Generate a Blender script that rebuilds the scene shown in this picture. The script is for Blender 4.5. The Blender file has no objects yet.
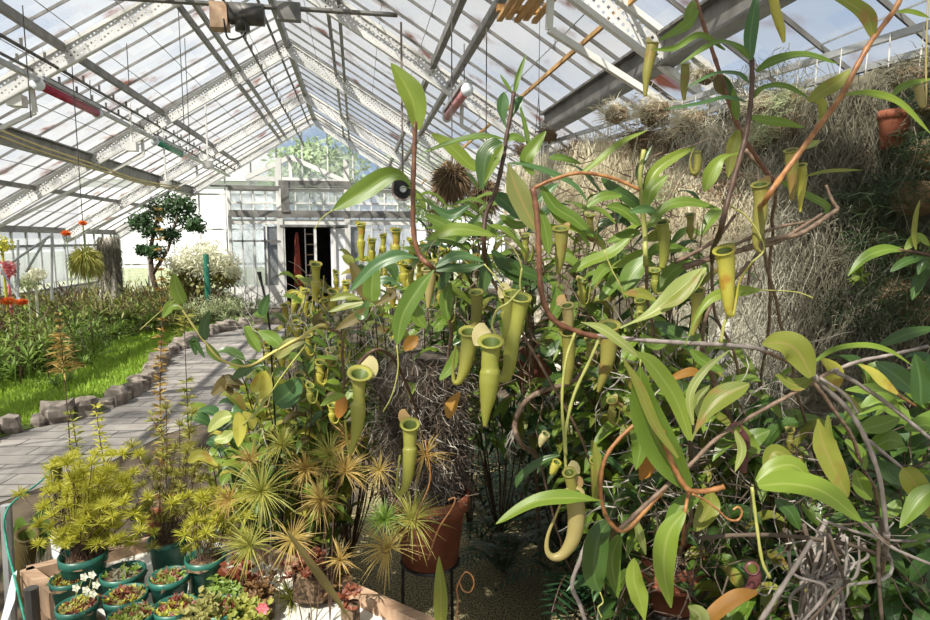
import bpy, math, random
from mathutils import Vector, Matrix, noise
R = random.Random(11)
C = bpy.context.scene.collection
V = Vector
# ------------------------------------------------------------------ camera
CAMZ = 1.65
F = 620.0
cd = bpy.data.cameras.new('camera'); cam = bpy.data.objects.new('camera', cd); C.objects.link(cam)
cam.location = (0, 0, CAMZ)
cd.sensor_width = 36; cd.lens = 24; cd.clip_start = 0.05; cd.clip_end = 300
YAW = math.radians(9.85); PIT = math.radians(6.4)
fw = V((math.sin(YAW)*math.cos(PIT), math.cos(YAW)*math.cos(PIT), -math.sin(PIT)))
rt = V((math.cos(YAW), -math.sin(YAW), 0)); up = rt.cross(fw)
cam.rotation_euler = Matrix((rt, up, -fw)).transposed().to_euler()
bpy.context.scene.camera = cam
CP = V((0, 0, CAMZ))
def ray(px, py): return fw + rt*((px-465)/F) - up*((py-310)/F)
def P(px, py, d): return CP + ray(px, py)*d                # a point d metres in front
def G(px, py, z=0.0):                                      # a point on the level z
    r = ray(px, py); return CP + r*((z-CAMZ)/r.z)
def PY(px, py, Y):                                         # a point on the cross plane y = Y
    r = ray(px, py); return CP + r*(Y/r.y)
def PX(px, py, x):
    r = ray(px, py); return CP+r*(x/r.x)
def screen(p):
    q = V(p)-CP; d = q.dot(fw); return (465+F*q.dot(rt)/d, 310-F*q.dot(up)/d, d)
# ------------------------------------------------------------------ materials
MATS = {}
def newmat(name):
    m = bpy.data.materials.new(name); m.use_nodes = True
    nt = m.node_tree; nt.nodes.clear(); MATS[name] = m
    return m, nt, nt.nodes.new, nt.links.new
def rgb(c): return (c[0], c[1], c[2], 1)
def leafmat(name, c1, c2, rib, transl=0.3, rough=0.38, nscale=9.0, spot=None):
    m, nt, N, L = newmat(name)
    out = N('ShaderNodeOutputMaterial'); geo = N('ShaderNodeNewGeometry'); tc = N('ShaderNodeTexCoord')
    noi = N('ShaderNodeTexNoise'); noi.inputs['Scale'].default_value = nscale; noi.inputs['Detail'].default_value = 3
    L(tc.outputs['Object'], noi.inputs['Vector'])
    add = N('ShaderNodeMath'); add.operation = 'MULTIPLY_ADD'; add.inputs[1].default_value = 0.55
    L(geo.outputs['Random Per Island'], add.inputs[0])
    ms = N('ShaderNodeMath'); ms.operation = 'MULTIPLY'; ms.inputs[1].default_value = 0.55
    L(noi.outputs['Fac'], ms.inputs[0]); L(ms.outputs[0], add.inputs[2])
    oi = N('ShaderNodeObjectInfo'); ad2 = N('ShaderNodeMath'); ad2.operation = 'MULTIPLY_ADD'; ad2.inputs[1].default_value = 0.5
    L(oi.outputs['Random'], ad2.inputs[0]); L(add.outputs[0], ad2.inputs[2])
    sb = N('ShaderNodeMath'); sb.operation = 'SUBTRACT'; sb.inputs[1].default_value = 0.3; sb.use_clamp = True
    L(ad2.outputs[0], sb.inputs[0])
    mix = N('ShaderNodeMix'); mix.data_type = 'RGBA'; mix.inputs[6].default_value = rgb(c1); mix.inputs[7].default_value = rgb(c2)
    L(sb.outputs[0], mix.inputs[0])
    uv = N('ShaderNodeUVMap'); sep = N('ShaderNodeSeparateXYZ'); L(uv.outputs[0], sep.inputs[0])
    s1 = N('ShaderNodeMath'); s1.operation = 'SUBTRACT'; s1.inputs[1].default_value = 0.5; L(sep.outputs[0], s1.inputs[0])
    ab = N('ShaderNodeMath'); ab.operation = 'ABSOLUTE'; L(s1.outputs[0], ab.inputs[0])
    lt = N('ShaderNodeMapRange'); lt.inputs[1].default_value = 0.02; lt.inputs[2].default_value = 0.07; lt.inputs[3].default_value = 0.55; lt.inputs[4].default_value = 0.0
    L(ab.outputs[0], lt.inputs[0])
    mx2 = N('ShaderNodeMix'); mx2.data_type = 'RGBA'; L(lt.outputs[0], mx2.inputs[0]); L(mix.outputs[2], mx2.inputs[6]); mx2.inputs[7].default_value = rgb(rib)
    # fine parallel veins
    wv = N('ShaderNodeMath'); wv.operation = 'MULTIPLY'; wv.inputs[1].default_value = 62.0; L(sep.outputs[0], wv.inputs[0])
    sn = N('ShaderNodeMath'); sn.operation = 'SINE'; L(wv.outputs[0], sn.inputs[0])
    bmp = N('ShaderNodeBump'); bmp.inputs['Strength'].default_value = 0.08; bmp.inputs['Distance'].default_value = 0.002; L(sn.outputs[0], bmp.inputs['Height'])
    col = mx2.outputs[2]
    if spot:
        n2 = N('ShaderNodeTexNoise'); n2.inputs['Scale'].default_value = 26; L(tc.outputs['Object'], n2.inputs['Vector'])
        mr = N('ShaderNodeMapRange'); mr.inputs[1].default_value = 0.56; mr.inputs[2].default_value = 0.70; L(n2.outputs['Fac'], mr.inputs[0])
        m3 = N('ShaderNodeMix'); m3.data_type = 'RGBA'; L(mr.outputs[0], m3.inputs[0]); L(col, m3.inputs[6]); m3.inputs[7].default_value = rgb(spot); col = m3.outputs[2]
    pb = N('ShaderNodeBsdfPrincipled'); L(col, pb.inputs['Base Color']); pb.inputs['Roughness'].default_value = rough
    L(bmp.outputs[0], pb.inputs['Normal'])
    tr = N('ShaderNodeBsdfTranslucent'); L(col, tr.inputs['Color'])
    ms2 = N('ShaderNodeMixShader'); ms2.inputs[0].default_value = transl
    L(pb.outputs[0], ms2.inputs[1]); L(tr.outputs[0], ms2.inputs[2]); L(ms2.outputs[0], out.inputs[0])
    return m
def mat(name, c1, c2=None, scale=6.0, rough=0.6, metal=0.0, bump=0.0, contrast=(0.35, 0.65), stretch=None, detail=5, island=0.0):
    m, nt, N, L = newmat(name)
    out = N('ShaderNodeOutputMaterial'); tc = N('ShaderNodeTexCoord'); noi = N('ShaderNodeTexNoise')
    noi.inputs['Scale'].default_value = scale; noi.inputs['Detail'].default_value = detail
    if stretch:
        mp = N('ShaderNodeMapping'); mp.inputs['Scale'].default_value = stretch; L(tc.outputs['Object'], mp.inputs[0]); L(mp.outputs[0], noi.inputs['Vector'])
    else: L(tc.outputs['Object'], noi.inputs['Vector'])
    mr = N('ShaderNodeMapRange'); mr.inputs[1].default_value = contrast[0]; mr.inputs[2].default_value = contrast[1]; L(noi.outputs['Fac'], mr.inputs[0])
    mix = N('ShaderNodeMix'); mix.data_type = 'RGBA'; mix.inputs[6].default_value = rgb(c1); mix.inputs[7].default_value = rgb(c2 or c1)
    fac = mr.outputs[0]
    if island:
        geo = N('ShaderNodeNewGeometry'); a = N('ShaderNodeMix'); a.data_type = 'FLOAT'; a.inputs[0].default_value = island
        L(fac, a.inputs[2]); L(geo.outputs['Random Per Island'], a.inputs[3]); fac = a.outputs[0]
    L(fac, mix.inputs[0])
    pb = N('ShaderNodeBsdfPrincipled'); L(mix.outputs[2], pb.inputs['Base Color']); pb.inputs['Roughness'].default_value = rough; pb.inputs['Metallic'].default_value = metal
    if bump:
        b = N('ShaderNodeBump'); b.inputs['Strength'].default_value = bump; b.inputs['Distance'].default_value = 0.01; L(noi.outputs['Fac'], b.inputs['Height']); L(b.outputs[0], pb.inputs['Normal'])
    L(pb.outputs[0], out.inputs[0])
    return m
# leaves
leafmat('leaf_green', (.085,.165,.018), (.20,.29,.04), (.28,.37,.09))
leafmat('leaf_bright', (.17,.28,.03), (.30,.38,.055), (.40,.46,.12), .42)
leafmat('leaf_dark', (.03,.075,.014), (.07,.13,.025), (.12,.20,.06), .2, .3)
leafmat('leaf_blue', (.05,.12,.04), (.10,.20,.06), (.18,.28,.10), .25, .33)
leafmat('leaf_olive', (.15,.20,.03), (.30,.31,.05), (.38,.30,.10), .35, .42, spot=(.30,.19,.05))
leafmat('leaf_yellow', (.42,.42,.05), (.60,.55,.10), (.62,.52,.14), .4, .42, spot=(.46,.30,.05))
leafmat('leaf_pale', (.27,.33,.08), (.38,.42,.13), (.62,.60,.32), .35, .45)
leafmat('leaf_orange', (.40,.15,.02), (.50,.27,.04), (.45,.22,.06), .35, .5)
leafmat('leaf_brown', (.08,.055,.014), (.15,.12,.03), (.13,.10,.03), .2, .6)
leafmat('leaf_under', (.20,.22,.055), (.26,.27,.08), (.42,.26,.08), .3, .5)
leafmat('pitcher_green', (.31,.33,.05), (.46,.44,.10), (.30,.36,.08), .35, .35, 30)
leafmat('pitcher_yellow', (.50,.46,.06), (.64,.58,.11), (.50,.40,.06), .35, .35, 30, spot=(.50,.28,.04))
leafmat('pitcher_olive', (.26,.25,.05), (.38,.34,.08), (.26,.22,.05), .35, .4, 30, spot=(.34,.22,.06))
leafmat('pitcher_tan', (.40,.33,.12), (.52,.42,.17), (.40,.33,.12), .3, .4, 30)
leafmat('pitcher_purple', (.09,.025,.03), (.16,.05,.05), (.12,.04,.04), .2, .4, 30)
leafmat('pitcher_inside', (.08,.12,.02), (.14,.18,.03), (.12,.16,.03), .1, .5, 30)
leafmat('lid_pale', (.55,.48,.22), (.64,.55,.28), (.5,.42,.2), .35, .45)
leafmat('lid_rust', (.45,.28,.10), (.55,.36,.16), (.4,.25,.1), .3, .5)
leafmat('needle_yellow', (.50,.50,.045), (.72,.70,.13), (.7,.6,.1), .45, .5)
leafmat('needle_olive', (.26,.30,.05), (.46,.42,.10), (.5,.4,.12), .35, .5)
leafmat('needle_rust', (.38,.22,.05), (.50,.40,.12), (.5,.3,.1), .3, .5)
leafmat('grass', (.22,.38,.035), (.42,.55,.08), (.26,.44,.08), .4, .5)
leafmat('tuft_green', (.11,.20,.025), (.26,.36,.07), (.2,.3,.08), .3, .45)
leafmat('tuft_mixed', (.13,.17,.035), (.36,.32,.10), (.3,.28,.1), .3, .5)
leafmat('tuft_red', (.15,.08,.03), (.30,.17,.07), (.3,.15,.06), .3, .5)
leafmat('tuft_pale', (.36,.43,.20), (.62,.66,.42), (.6,.65,.4), .35, .55)
leafmat('tuft_shade', (.012,.03,.01), (.05,.085,.025), (.08,.1,.03), .2, .5)  # shade at the partition's right end, put into the leaf colour
leafmat('tree_leaf', (.02,.06,.018), (.05,.11,.03), (.06,.12,.04), .2, .4)
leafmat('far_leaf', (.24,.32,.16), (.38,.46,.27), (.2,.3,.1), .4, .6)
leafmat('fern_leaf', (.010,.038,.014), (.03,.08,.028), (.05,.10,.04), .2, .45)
leafmat('red_leaf', (.16,.025,.02), (.26,.09,.04), (.3,.1,.05), .3, .45)
leafmat('flower_pink', (.7,.12,.18), (.8,.3,.3), (.7,.2,.2), .3, .5)
leafmat('flower_orange', (.75,.16,.03), (.85,.28,.05), (.7,.2,.04), .3, .6)
leafmat('flower_white', (.78,.76,.55), (.86,.85,.72), (.7,.7,.5), .4, .6)
leafmat('moss_grey', (.46,.43,.33), (.70,.67,.55), (.5,.48,.4), .25, .8)
leafmat('moss_dark', (.11,.10,.065), (.26,.24,.17), (.2,.2,.15), .2, .8)  # on the partition this dark grey stands in for shade
leafmat('moss_tan', (.60,.52,.34), (.84,.78,.60), (.6,.55,.4), .3, .8)
leafmat('moss_brown', (.12,.075,.04), (.28,.19,.10), (.2,.15,.1), .2, .8)
# stems
mat('stem_red', (.12,.045,.024), (.21,.09,.042), 60, .45)
mat('stem_orange', (.24,.09,.03), (.42,.20,.07), 60, .45)
mat('stem_dark', (.055,.03,.02), (.12,.065,.04), 30, .5)
mat('stem_green', (.30,.32,.08), (.42,.40,.12), 30, .45)
mat('stem_yellow', (.48,.40,.10), (.58,.50,.16), 30, .45)
mat('wood_grey', (.17,.14,.125), (.33,.28,.25), 60, .75, bump=.4, stretch=(1,1,.3))
mat('wood_brown', (.12,.075,.05), (.24,.16,.11), 60, .65, bump=.4)
mat('bark', (.06,.04,.028), (.18,.13,.09), 18, .9, bump=.9)
mat('root_mass', (.035,.028,.022), (.13,.105,.085), 22, .95, bump=1.0)
mat('root_pale', (.14,.12,.10), (.50,.46,.40), 40, .8, island=.6)
mat('root_dark', (.05,.035,.025), (.14,.10,.07), 40, .8, island=.6)
mat('cork', (.30,.27,.23), (.62,.58,.50), 40, .9, bump=.8)
# hard things
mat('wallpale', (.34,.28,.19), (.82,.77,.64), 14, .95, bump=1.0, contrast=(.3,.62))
mat('wallmoss_shade', (.035,.03,.02), (.18,.16,.11), 9, .95, bump=1.0, contrast=(.3,.68))  # dark copy of the wall face, shade put into its colour
mat('terracotta', (.19,.05,.022), (.33,.11,.055), 9, .75, bump=.15)
mat('terracotta_dark', (.24,.075,.05), (.40,.15,.10), 12, .6, bump=.15)
mat('green_plastic', (.012,.085,.06), (.03,.15,.11), 14, .38)
mat('potting_soil', (.05,.03,.018), (.20,.13,.07), 70, .95, bump=1.0, contrast=(.4,.6))
mat('soil', (.035,.028,.018), (.12,.09,.055), 5, .95, bump=.6)
mat('gravel', (.04,.036,.018), (.40,.34,.17), 130, .9, bump=.8, contrast=(.42,.58))
mat('lawn_soil', (.16,.26,.04), (.26,.34,.07), 12, .95, bump=.5)
mat('stone', (.10,.08,.065), (.36,.31,.26), 7, .9, bump=.7, contrast=(.3,.7))
mat('white_metal', (.62,.61,.58), (.72,.71,.68), 3, .45)
mat('grey_metal', (.13,.125,.115), (.24,.23,.215), 5, .45, .3)
mat('dark_metal', (.05,.048,.045), (.12,.11,.10), 8, .5, .3)
mat('black_metal', (.012,.012,.012), (.03,.028,.026), 8, .4, .4)
mat('galvanised', (.36,.37,.37), (.50,.51,.51), 7, .4, .5)
mat('wood_raw', (.33,.20,.12), (.52,.36,.24), 8, .75, bump=.3, stretch=(1,6,1))
mat('wood_orange', (.42,.22,.07), (.62,.38,.15), 8, .6, stretch=(6,1,1))
mat('white_sheet', (.60,.58,.52), (.76,.74,.68), 5, .5, bump=.4)
mat('plastic_white', (.70,.75,.80), (.80,.83,.86), 5, .4)
mat('rope_green', (.02,.25,.16), (.05,.35,.24), 60, .7)
mat('post_green', (.01,.13,.08), (.03,.18,.12), 20, .5)
mat('magenta', (.34,.012,.05), (.46,.03,.09), 8, .4)
mat('green_lamp', (.01,.20,.10), (.03,.30,.17), 8, .4)
mat('dusty_pink', (.40,.14,.15), (.55,.26,.26), 8, .5)
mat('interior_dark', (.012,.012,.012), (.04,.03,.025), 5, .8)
mat('house_wall', (.66,.68,.72), (.74,.75,.78), 1.5, .8)
mat('red_cloth', (.20,.03,.02), (.35,.06,.03), 6, .8)
mat('earth_out', (.16,.20,.08), (.30,.30,.18), 1, .95)
def glassmat(name, clear, tint, hazec, stain=0.0):
    m, nt, N, L = newmat(name)
    out = N('ShaderNodeOutputMaterial'); tr = N('ShaderNodeBsdfTransparent'); tr.inputs[0].default_value = rgb(tint)
    tl = N('ShaderNodeBsdfTranslucent'); df = N('ShaderNodeBsdfDiffuse'); a = N('ShaderNodeMixShader'); a.inputs[0].default_value = .45
    tc = N('ShaderNodeTexCoord'); noi = N('ShaderNodeTexNoise'); noi.inputs['Scale'].default_value = .8; noi.inputs['Detail'].default_value = 6
    L(tc.outputs['Object'], noi.inputs['Vector'])
    br = N('ShaderNodeTexBrick'); br.inputs['Scale'].default_value = 1.0; br.inputs['Brick Width'].default_value = .6; br.inputs['Row Height'].default_value = .62
    br.inputs['Mortar Size'].default_value = .0; br.inputs['Color1'].default_value = (.0,.0,.0,1); br.inputs['Color2'].default_value = (1,1,1,1); L(tc.outputs['Object'], br.inputs['Vector'])
    mr = N('ShaderNodeMapRange'); mr.inputs[1].default_value = .3; mr.inputs[2].default_value = .75; mr.inputs[3].default_value = 1-clear-.14; mr.inputs[4].default_value = 1-clear+.16; L(noi.outputs['Fac'], mr.inputs[0])
    ad = N('ShaderNodeMath'); ad.operation = 'MULTIPLY_ADD'; ad.inputs[1].default_value = .22; L(br.outputs['Color'], ad.inputs[0]); L(mr.outputs[0], ad.inputs[2])
    hz = N('ShaderNodeMix'); hz.data_type = 'RGBA'; hz.inputs[6].default_value = rgb(hazec); hz.inputs[7].default_value = (.16,.06,.035,1)
    n2 = N('ShaderNodeTexNoise'); n2.inputs['Scale'].default_value = 1.7; n2.inputs['Detail'].default_value = 4; L(tc.outputs['Object'], n2.inputs['Vector'])
    m2 = N('ShaderNodeMapRange'); m2.inputs[1].default_value = .57; m2.inputs[2].default_value = .70; m2.inputs[4].default_value = stain; L(n2.outputs['Fac'], m2.inputs[0]); L(m2.outputs[0], hz.inputs[0])
    L(hz.outputs[2], tl.inputs[0]); L(hz.outputs[2], df.inputs[0]); L(df.outputs[0], a.inputs[1]); L(tl.outputs[0], a.inputs[2])
    mx = N('ShaderNodeMixShader'); ad2 = N('ShaderNodeMath'); ad2.operation='ADD'; ad2.use_clamp = True; L(ad.outputs[0], ad2.inputs[0])
    m3 = N('ShaderNodeMath'); m3.operation='MULTIPLY'; m3.inputs[1].default_value=.45; L(m2.outputs[0], m3.inputs[0]); L(m3.outputs[0], ad2.inputs[1])
    L(ad2.outputs[0], mx.inputs[0]); L(tr.outputs[0], mx.inputs[1]); L(a.outputs[0], mx.inputs[2])
    gl = N('ShaderNodeBsdfGlossy'); gl.inputs['Roughness'].default_value = .08; mg = N('ShaderNodeMixShader'); mg.inputs[0].default_value = .05
    L(mx.outputs[0], mg.inputs[1]); L(gl.outputs[0], mg.inputs[2]); L(mg.outputs[0], out.inputs[0])
    return m
glassmat('roof_glass', .66, (.90,.92,.95), (.60,.61,.62), 1.0)
glassmat('wall_glass', .74, (.93,.96,.98), (.80,.83,.86))
glassmat('clear_glass', .90, (.95,.97,.98), (.8,.84,.87))
def meshplate():        # white expanded metal plate with real holes
    m, nt, N, L = newmat('mesh_plate')
    out = N('ShaderNodeOutputMaterial'); tc = N('ShaderNodeTexCoord'); sep = N('ShaderNodeSeparateXYZ'); L(tc.outputs['Object'], sep.inputs[0])
    res = []
    for s in (1, -1):
        a = N('ShaderNodeMath'); a.operation = 'MULTIPLY_ADD'; a.inputs[1].default_value = s; L(sep.outputs[2], a.inputs[0]); L(sep.outputs[0], a.inputs[2])
        b = N('ShaderNodeMath'); b.operation = 'MULTIPLY'; b.inputs[1].default_value = 75; L(a.outputs[0], b.inputs[0])
        c = N('ShaderNodeMath'); c.operation = 'SINE'; L(b.outputs[0], c.inputs[0]); res.append(c)
    mn = N('ShaderNodeMath'); mn.operation = 'MINIMUM'; L(res[0].outputs[0], mn.inputs[0]); L(res[1].outputs[0], mn.inputs[1])
    g = N('ShaderNodeMath'); g.operation = 'GREATER_THAN'; g.inputs[1].default_value = .25; L(mn.outputs[0], g.inputs[0])
    pb = N('ShaderNodeBsdfPrincipled'); pb.inputs['Base Color'].default_value = (.62,.61,.59,1); pb.inputs['Roughness'].default_value = .5
    tr = N('ShaderNodeBsdfTransparent'); mx = N('ShaderNodeMixShader'); L(g.outputs[0], mx.inputs[0]); L(pb.outputs[0], mx.inputs[1]); L(tr.outputs[0], mx.inputs[2]); L(mx.outputs[0], out.inputs[0])
meshplate()
def pavemat():
    m, nt, N, L = newmat('paving')
    out = N('ShaderNodeOutputMaterial'); tc = N('ShaderNodeTexCoord'); br = N('ShaderNodeTexBrick')
    mp = N('ShaderNodeMapping'); mp.inputs['Rotation'].default_value = (0, 0, .12); L(tc.outputs['Object'], mp.inputs[0])
    br.inputs['Scale'].default_value = 1; br.inputs['Brick Width'].default_value = .42; br.inputs['Row Height'].default_value = .2; br.inputs['Mortar Size'].default_value = .008
    br.inputs['Color1'].default_value = (.29,.265,.24,1); br.inputs['Color2'].default_value = (.20,.185,.17,1); br.inputs['Mortar'].default_value = (.10,.09,.085,1); L(mp.outputs[0], br.inputs['Vector'])
    noi = N('ShaderNodeTexNoise'); noi.inputs['Scale'].default_value = 5; noi.inputs['Detail'].default_value = 6; L(tc.outputs['Object'], noi.inputs['Vector'])
    mx = N('ShaderNodeMix'); mx.data_type = 'RGBA'; mx.blend_type = 'OVERLAY'; mx.inputs[0].default_value = .6; L(br.outputs['Color'], mx.inputs[6]); L(noi.outputs['Fac'], mx.inputs[7])
    b = N('ShaderNodeBump'); b.inputs['Strength'].default_value = .5; b.inputs['Distance'].default_value = .01; b.invert = True; L(br.outputs['Fac'], b.inputs['Height'])
    pb = N('ShaderNodeBsdfPrincipled'); pb.inputs['Roughness'].default_value = .85; L(mx.outputs[2], pb.inputs['Base Color']); L(b.outputs[0], pb.inputs['Normal']); L(pb.outputs[0], out.inputs[0])
pavemat()
# ------------------------------------------------------------------ mesh builder
class MB:
    def __init__(s): s.v = []; s.f = []; s.uv = []
    def add(s, verts, faces, uvs=None):
        o = len(s.v); s.v += [tuple(v) for v in verts]
        s.uv += list(uvs) if uvs else [(0.0, 0.0)]*len(verts)
        s.f += [tuple(i+o for i in f) for f in faces]
    def box(s, a, b):
        (x0, y0, z0), (x1, y1, z1) = a, b
        s.add([(x0,y0,z0),(x1,y0,z0),(x1,y1,z0),(x0,y1,z0),(x0,y0,z1),(x1,y0,z1),(x1,y1,z1),(x0,y1,z1)],
              [(0,3,2,1),(4,5,6,7),(0,1,5,4),(1,2,6,5),(2,3,7,6),(3,0,4,7)])
    def bar(s, p, q, w, h=None, upv=V((0,0,1))):      # rectangular bar
        p, q = V(p), V(q); t = (q-p).normalized(); h = h or w
        sd = t.cross(upv)
        if sd.length < 1e-4: sd = t.cross(V((0,1,0)))
        sd.normalize(); u = sd.cross(t).normalized()
        vs = [e + sd*a*w/2 + u*b*h/2 for e in (p, q) for a, b in ((-1,-1),(1,-1),(1,1),(-1,1))]
        s.add(vs, [(0,1,2,3),(7,6,5,4),(0,4,5,1),(1,5,6,2),(2,6,7,3),(3,7,4,0)])
    def tube(s, pts, rad, n=6, cap=True):
        pts = [V(p) for p in pts]
        if not hasattr(rad, '__len__'): rad = [rad]*len(pts)
        ref = V((0.13, -0.3, 0.94)); vs = []; prev = None
        for i, p in enumerate(pts):
            t = (pts[min(i+1, len(pts)-1)] - pts[max(i-1, 0)])
            t = t.normalized() if t.length > 1e-9 else V((0,0,1))
            if prev is not None and t.dot(pt) < 0: t = -t
            pt = t
            if prev is None:
                a = t.cross(ref)
                if a.length < .1: a = t.cross(V((1,0,0)))
            else: a = prev - t*prev.dot(t)
            a.normalize(); prev = a; b = t.cross(a)
            for k in range(n):
                an = 2*math.pi*k/n; vs.append(p + (a*math.cos(an)+b*math.sin(an))*rad[i])
        fs = [(i*n+k, i*n+(k+1) % n, (i+1)*n+(k+1) % n, (i+1)*n+k) for i in range(len(pts)-1) for k in range(n)]
        if cap: fs += [tuple(range(n-1, -1, -1)), tuple(range((len(pts)-1)*n, len(pts)*n))]
        s.add(vs, fs)
    def lathe(s, prof, c=(0,0,0), n=28, wob=0.0, seed=0):
        c = V(c); vs = []
        for (r, z) in prof:
            for k in range(n):
                an = 2*math.pi*k/n; q = r*(1+wob*noise.noise(V((math.cos(an)*2+seed, math.sin(an)*2, z*6))))
                vs.append(c+V((q*math.cos(an), q*math.sin(an), z)))
        s.add(vs, [(i*n+k, i*n+(k+1) % n, (i+1)*n+(k+1) % n, (i+1)*n+k) for i in range(len(prof)-1) for k in range(n)])
    def blade(s, pts, w, nrm, prof, fold=.25, nu=4, wave=0.0, ph=0.0):
        # leaf along pts (list of Vector); w half width; nrm face direction
        n = len(pts); vs = []; uvs = []
        for i, p in enumerate(pts):
            t = (pts[min(i+1, n-1)]-pts[max(i-1, 0)]).normalized()
            sd = t.cross(nrm)
            if sd.length < 1e-3: sd = t.cross(V((1,.3,.2)))
            sd.normalize(); nn = sd.cross(t).normalized()
            k = i/(n-1); ww = w*prof(k)
            for j in range(nu+1):
                u = -1+2*j/nu
                vs.append(p+sd*u*ww+nn*(abs(u)*fold*ww+wave*ww*math.sin(k*9+ph+u*2)*abs(u)))
                uvs.append((j/nu, k))
        s.add(vs, [(i*(nu+1)+j, i*(nu+1)+j+1, (i+1)*(nu+1)+j+1, (i+1)*(nu+1)+j) for i in range(n-1) for j in range(nu)], uvs)
    def needle(s, p, q, w, droop=0.0):
        p, q = V(p), V(q); m = (p+q)/2+V((0,0,droop*(q-p).length*.25)); q = q-V((0,0,droop*(q-p).length*.25))
        t = (q-p); a = t.cross(V((R.uniform(-1,1), R.uniform(-1,1), R.uniform(-1,1))))
        if a.length < 1e-6: a = V((1,0,0))
        a = a.normalized()*w
        s.add([p-a*.6, p+a*.6, m-a, m+a, q], [(0,1,3,2),(2,3,4)], [(0,0),(1,0),(0,.5),(1,.5),(.5,1)])
    def build(s, name, m, parent=None, smooth=False):
        me = bpy.data.meshes.new(name); me.from_pydata(s.v, [], s.f); me.update()
        uvl = me.uv_layers.new(name='UVMap')
        li = [0]*len(me.loops); me.loops.foreach_get('vertex_index', li)
        fl = []
        for i in li: fl += s.uv[i]
        uvl.data.foreach_set('uv', fl)
        if smooth: me.polygons.foreach_set('use_smooth', [True]*len(me.polygons))
        me.materials.append(MATS[m])
        o = bpy.data.objects.new(name, me); C.objects.link(o)
        if parent:
            o.parent = parent; o.matrix_parent_inverse = parent_inv(parent)
        return o
def parent_inv(p):
    M = Matrix.Translation(p.location) @ p.rotation_euler.to_matrix().to_4x4()
    q = p.parent
    if q: M = parent_mat(p)
    return M.inverted()
def parent_mat(p):
    M = Matrix.Translation(p.location) @ p.rotation_euler.to_matrix().to_4x4()
    if p.parent: M = parent_mat(p.parent) @ p.matrix_parent_inverse @ M
    return M
def tag(o, label, cat, group=None, kind=None):
    o['label'] = label; o['category'] = cat
    if group: o['group'] = group
    if kind: o['kind'] = kind
    return o
def thing(name, label, cat, loc=(0,0,0), group=None):
    o = bpy.data.objects.new(name, None); C.objects.link(o); o.location = loc; o.empty_display_size = .05
    return tag(o, label, cat, group)
def struct(name, mb, m, label=None, smooth=False):
    o = mb.build(name, m, None, smooth); o['kind'] = 'structure'
    if label: o['label'] = label; o['category'] = 'building'
    return o
def copy_tree(o, parent=None):
    c = o.copy(); C.objects.link(c); c.parent = parent
    if parent: c.matrix_parent_inverse = o.matrix_parent_inverse.copy()
    for ch in list(o.children): copy_tree(ch, c)
    return c
ORD = ['first','second','third','fourth','fifth','sixth','seventh','eighth','ninth','tenth','eleventh','twelfth','thirteenth','fourteenth','fifteenth','sixteenth',
       'seventeenth','eighteenth','nineteenth','twentieth','twenty-first','twenty-second','twenty-third','twenty-fourth','twenty-fifth','twenty-sixth','twenty-seventh','twenty-eighth','twenty-ninth','thirtieth',
       'thirty-first','thirty-second','thirty-third','thirty-fourth','thirty-fifth','thirty-sixth','thirty-seventh','thirty-eighth','thirty-ninth','fortieth']
def order(objs, what, where):      # name each by its place counted from the left of the photo
    objs = sorted(objs, key=lambda o: screen(o['_c'] if '_c' in o else o.location)[0])
    for i, o in enumerate(objs):
        o['label'] = '%s, %s from left %s' % (what, ORD[i], where) if where else '%s, %s from the left' % (what, ORD[i])
        if '_c' in o: del o['_c']
def catmull(pts, k=6):
    pts = [V(p) for p in pts]
    if len(pts) < 3:
        return [pts[0].lerp(pts[-1], i/k) for i in range(k+1)]
    P_ = [pts[0]*2-pts[1]]+pts+[pts[-1]*2-pts[-2]]; out = []
    for i in range(1, len(P_)-2):
        a, b, c, d = P_[i-1:i+3]
        for j in range(k):
            t = j/k; out.append(.5*((2*b)+(c-a)*t+(2*a-5*b+4*c-d)*t*t+(3*b-a-3*c+d)*t**3))
    out.append(pts[-1]); return out
def resample(vals, n):
    m = len(vals)-1; out = []
    for i in range(n):
        x = i*m/(n-1); j = min(int(x), m-1); out.append(vals[j]+(vals[j+1]-vals[j])*(x-j))
    return out
def p_lan(k): return max(.05, math.sin(math.pi*min(1, max(0, .04+.96*k))**.95)**.75 if k < .995 else .02)
def p_str(k): return max(.10, min(1, k*2.6))*max(.02, (1-k**5))**.7
def p_obo(k): return max(.10, math.sin(math.pi*k**1.9)**.75 if 0 < k < 1 else .03)
def p_ovt(k): return max(.06, math.sin(math.pi*k**.7)**.6 if 0 < k < 1 else .04)
PR = {'lan': p_lan, 'str': p_str, 'obo': p_obo, 'ovt': p_ovt}
def leaf_px(parent, pts, wpx, m, d, prof='lan', dd=0.0, tilt=.45, petiole=None, nrm=None, wave=.12):
    """one big leaf: base..tip given as image points at distance d (tip nearer by dd)"""
    n = len(pts)
    w3 = [P(x, y, d-dd*i/(n-1)) for i, (x, y) in enumerate(pts)]
    if n == 2:
        mid = (w3[0]+w3[1])/2+V((0,0,.06))*(w3[0]-w3[1]).length; w3 = [w3[0], mid, w3[1]]
    c = catmull(w3, 6); tocam = (CP-w3[1]).normalized()
    nn = nrm or (tocam*1.0+V((0,0,tilt))+V((R.uniform(-.25,.25), 0, R.uniform(-.2,.2)))).normalized()
    mb = MB(); mb.blade(c, wpx/2/F*d*.95, nn, PR[prof], R.uniform(.12,.4), 6, wave, R.uniform(0,6))
    o = mb.build('leaf', m, parent, True)
    return o
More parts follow.
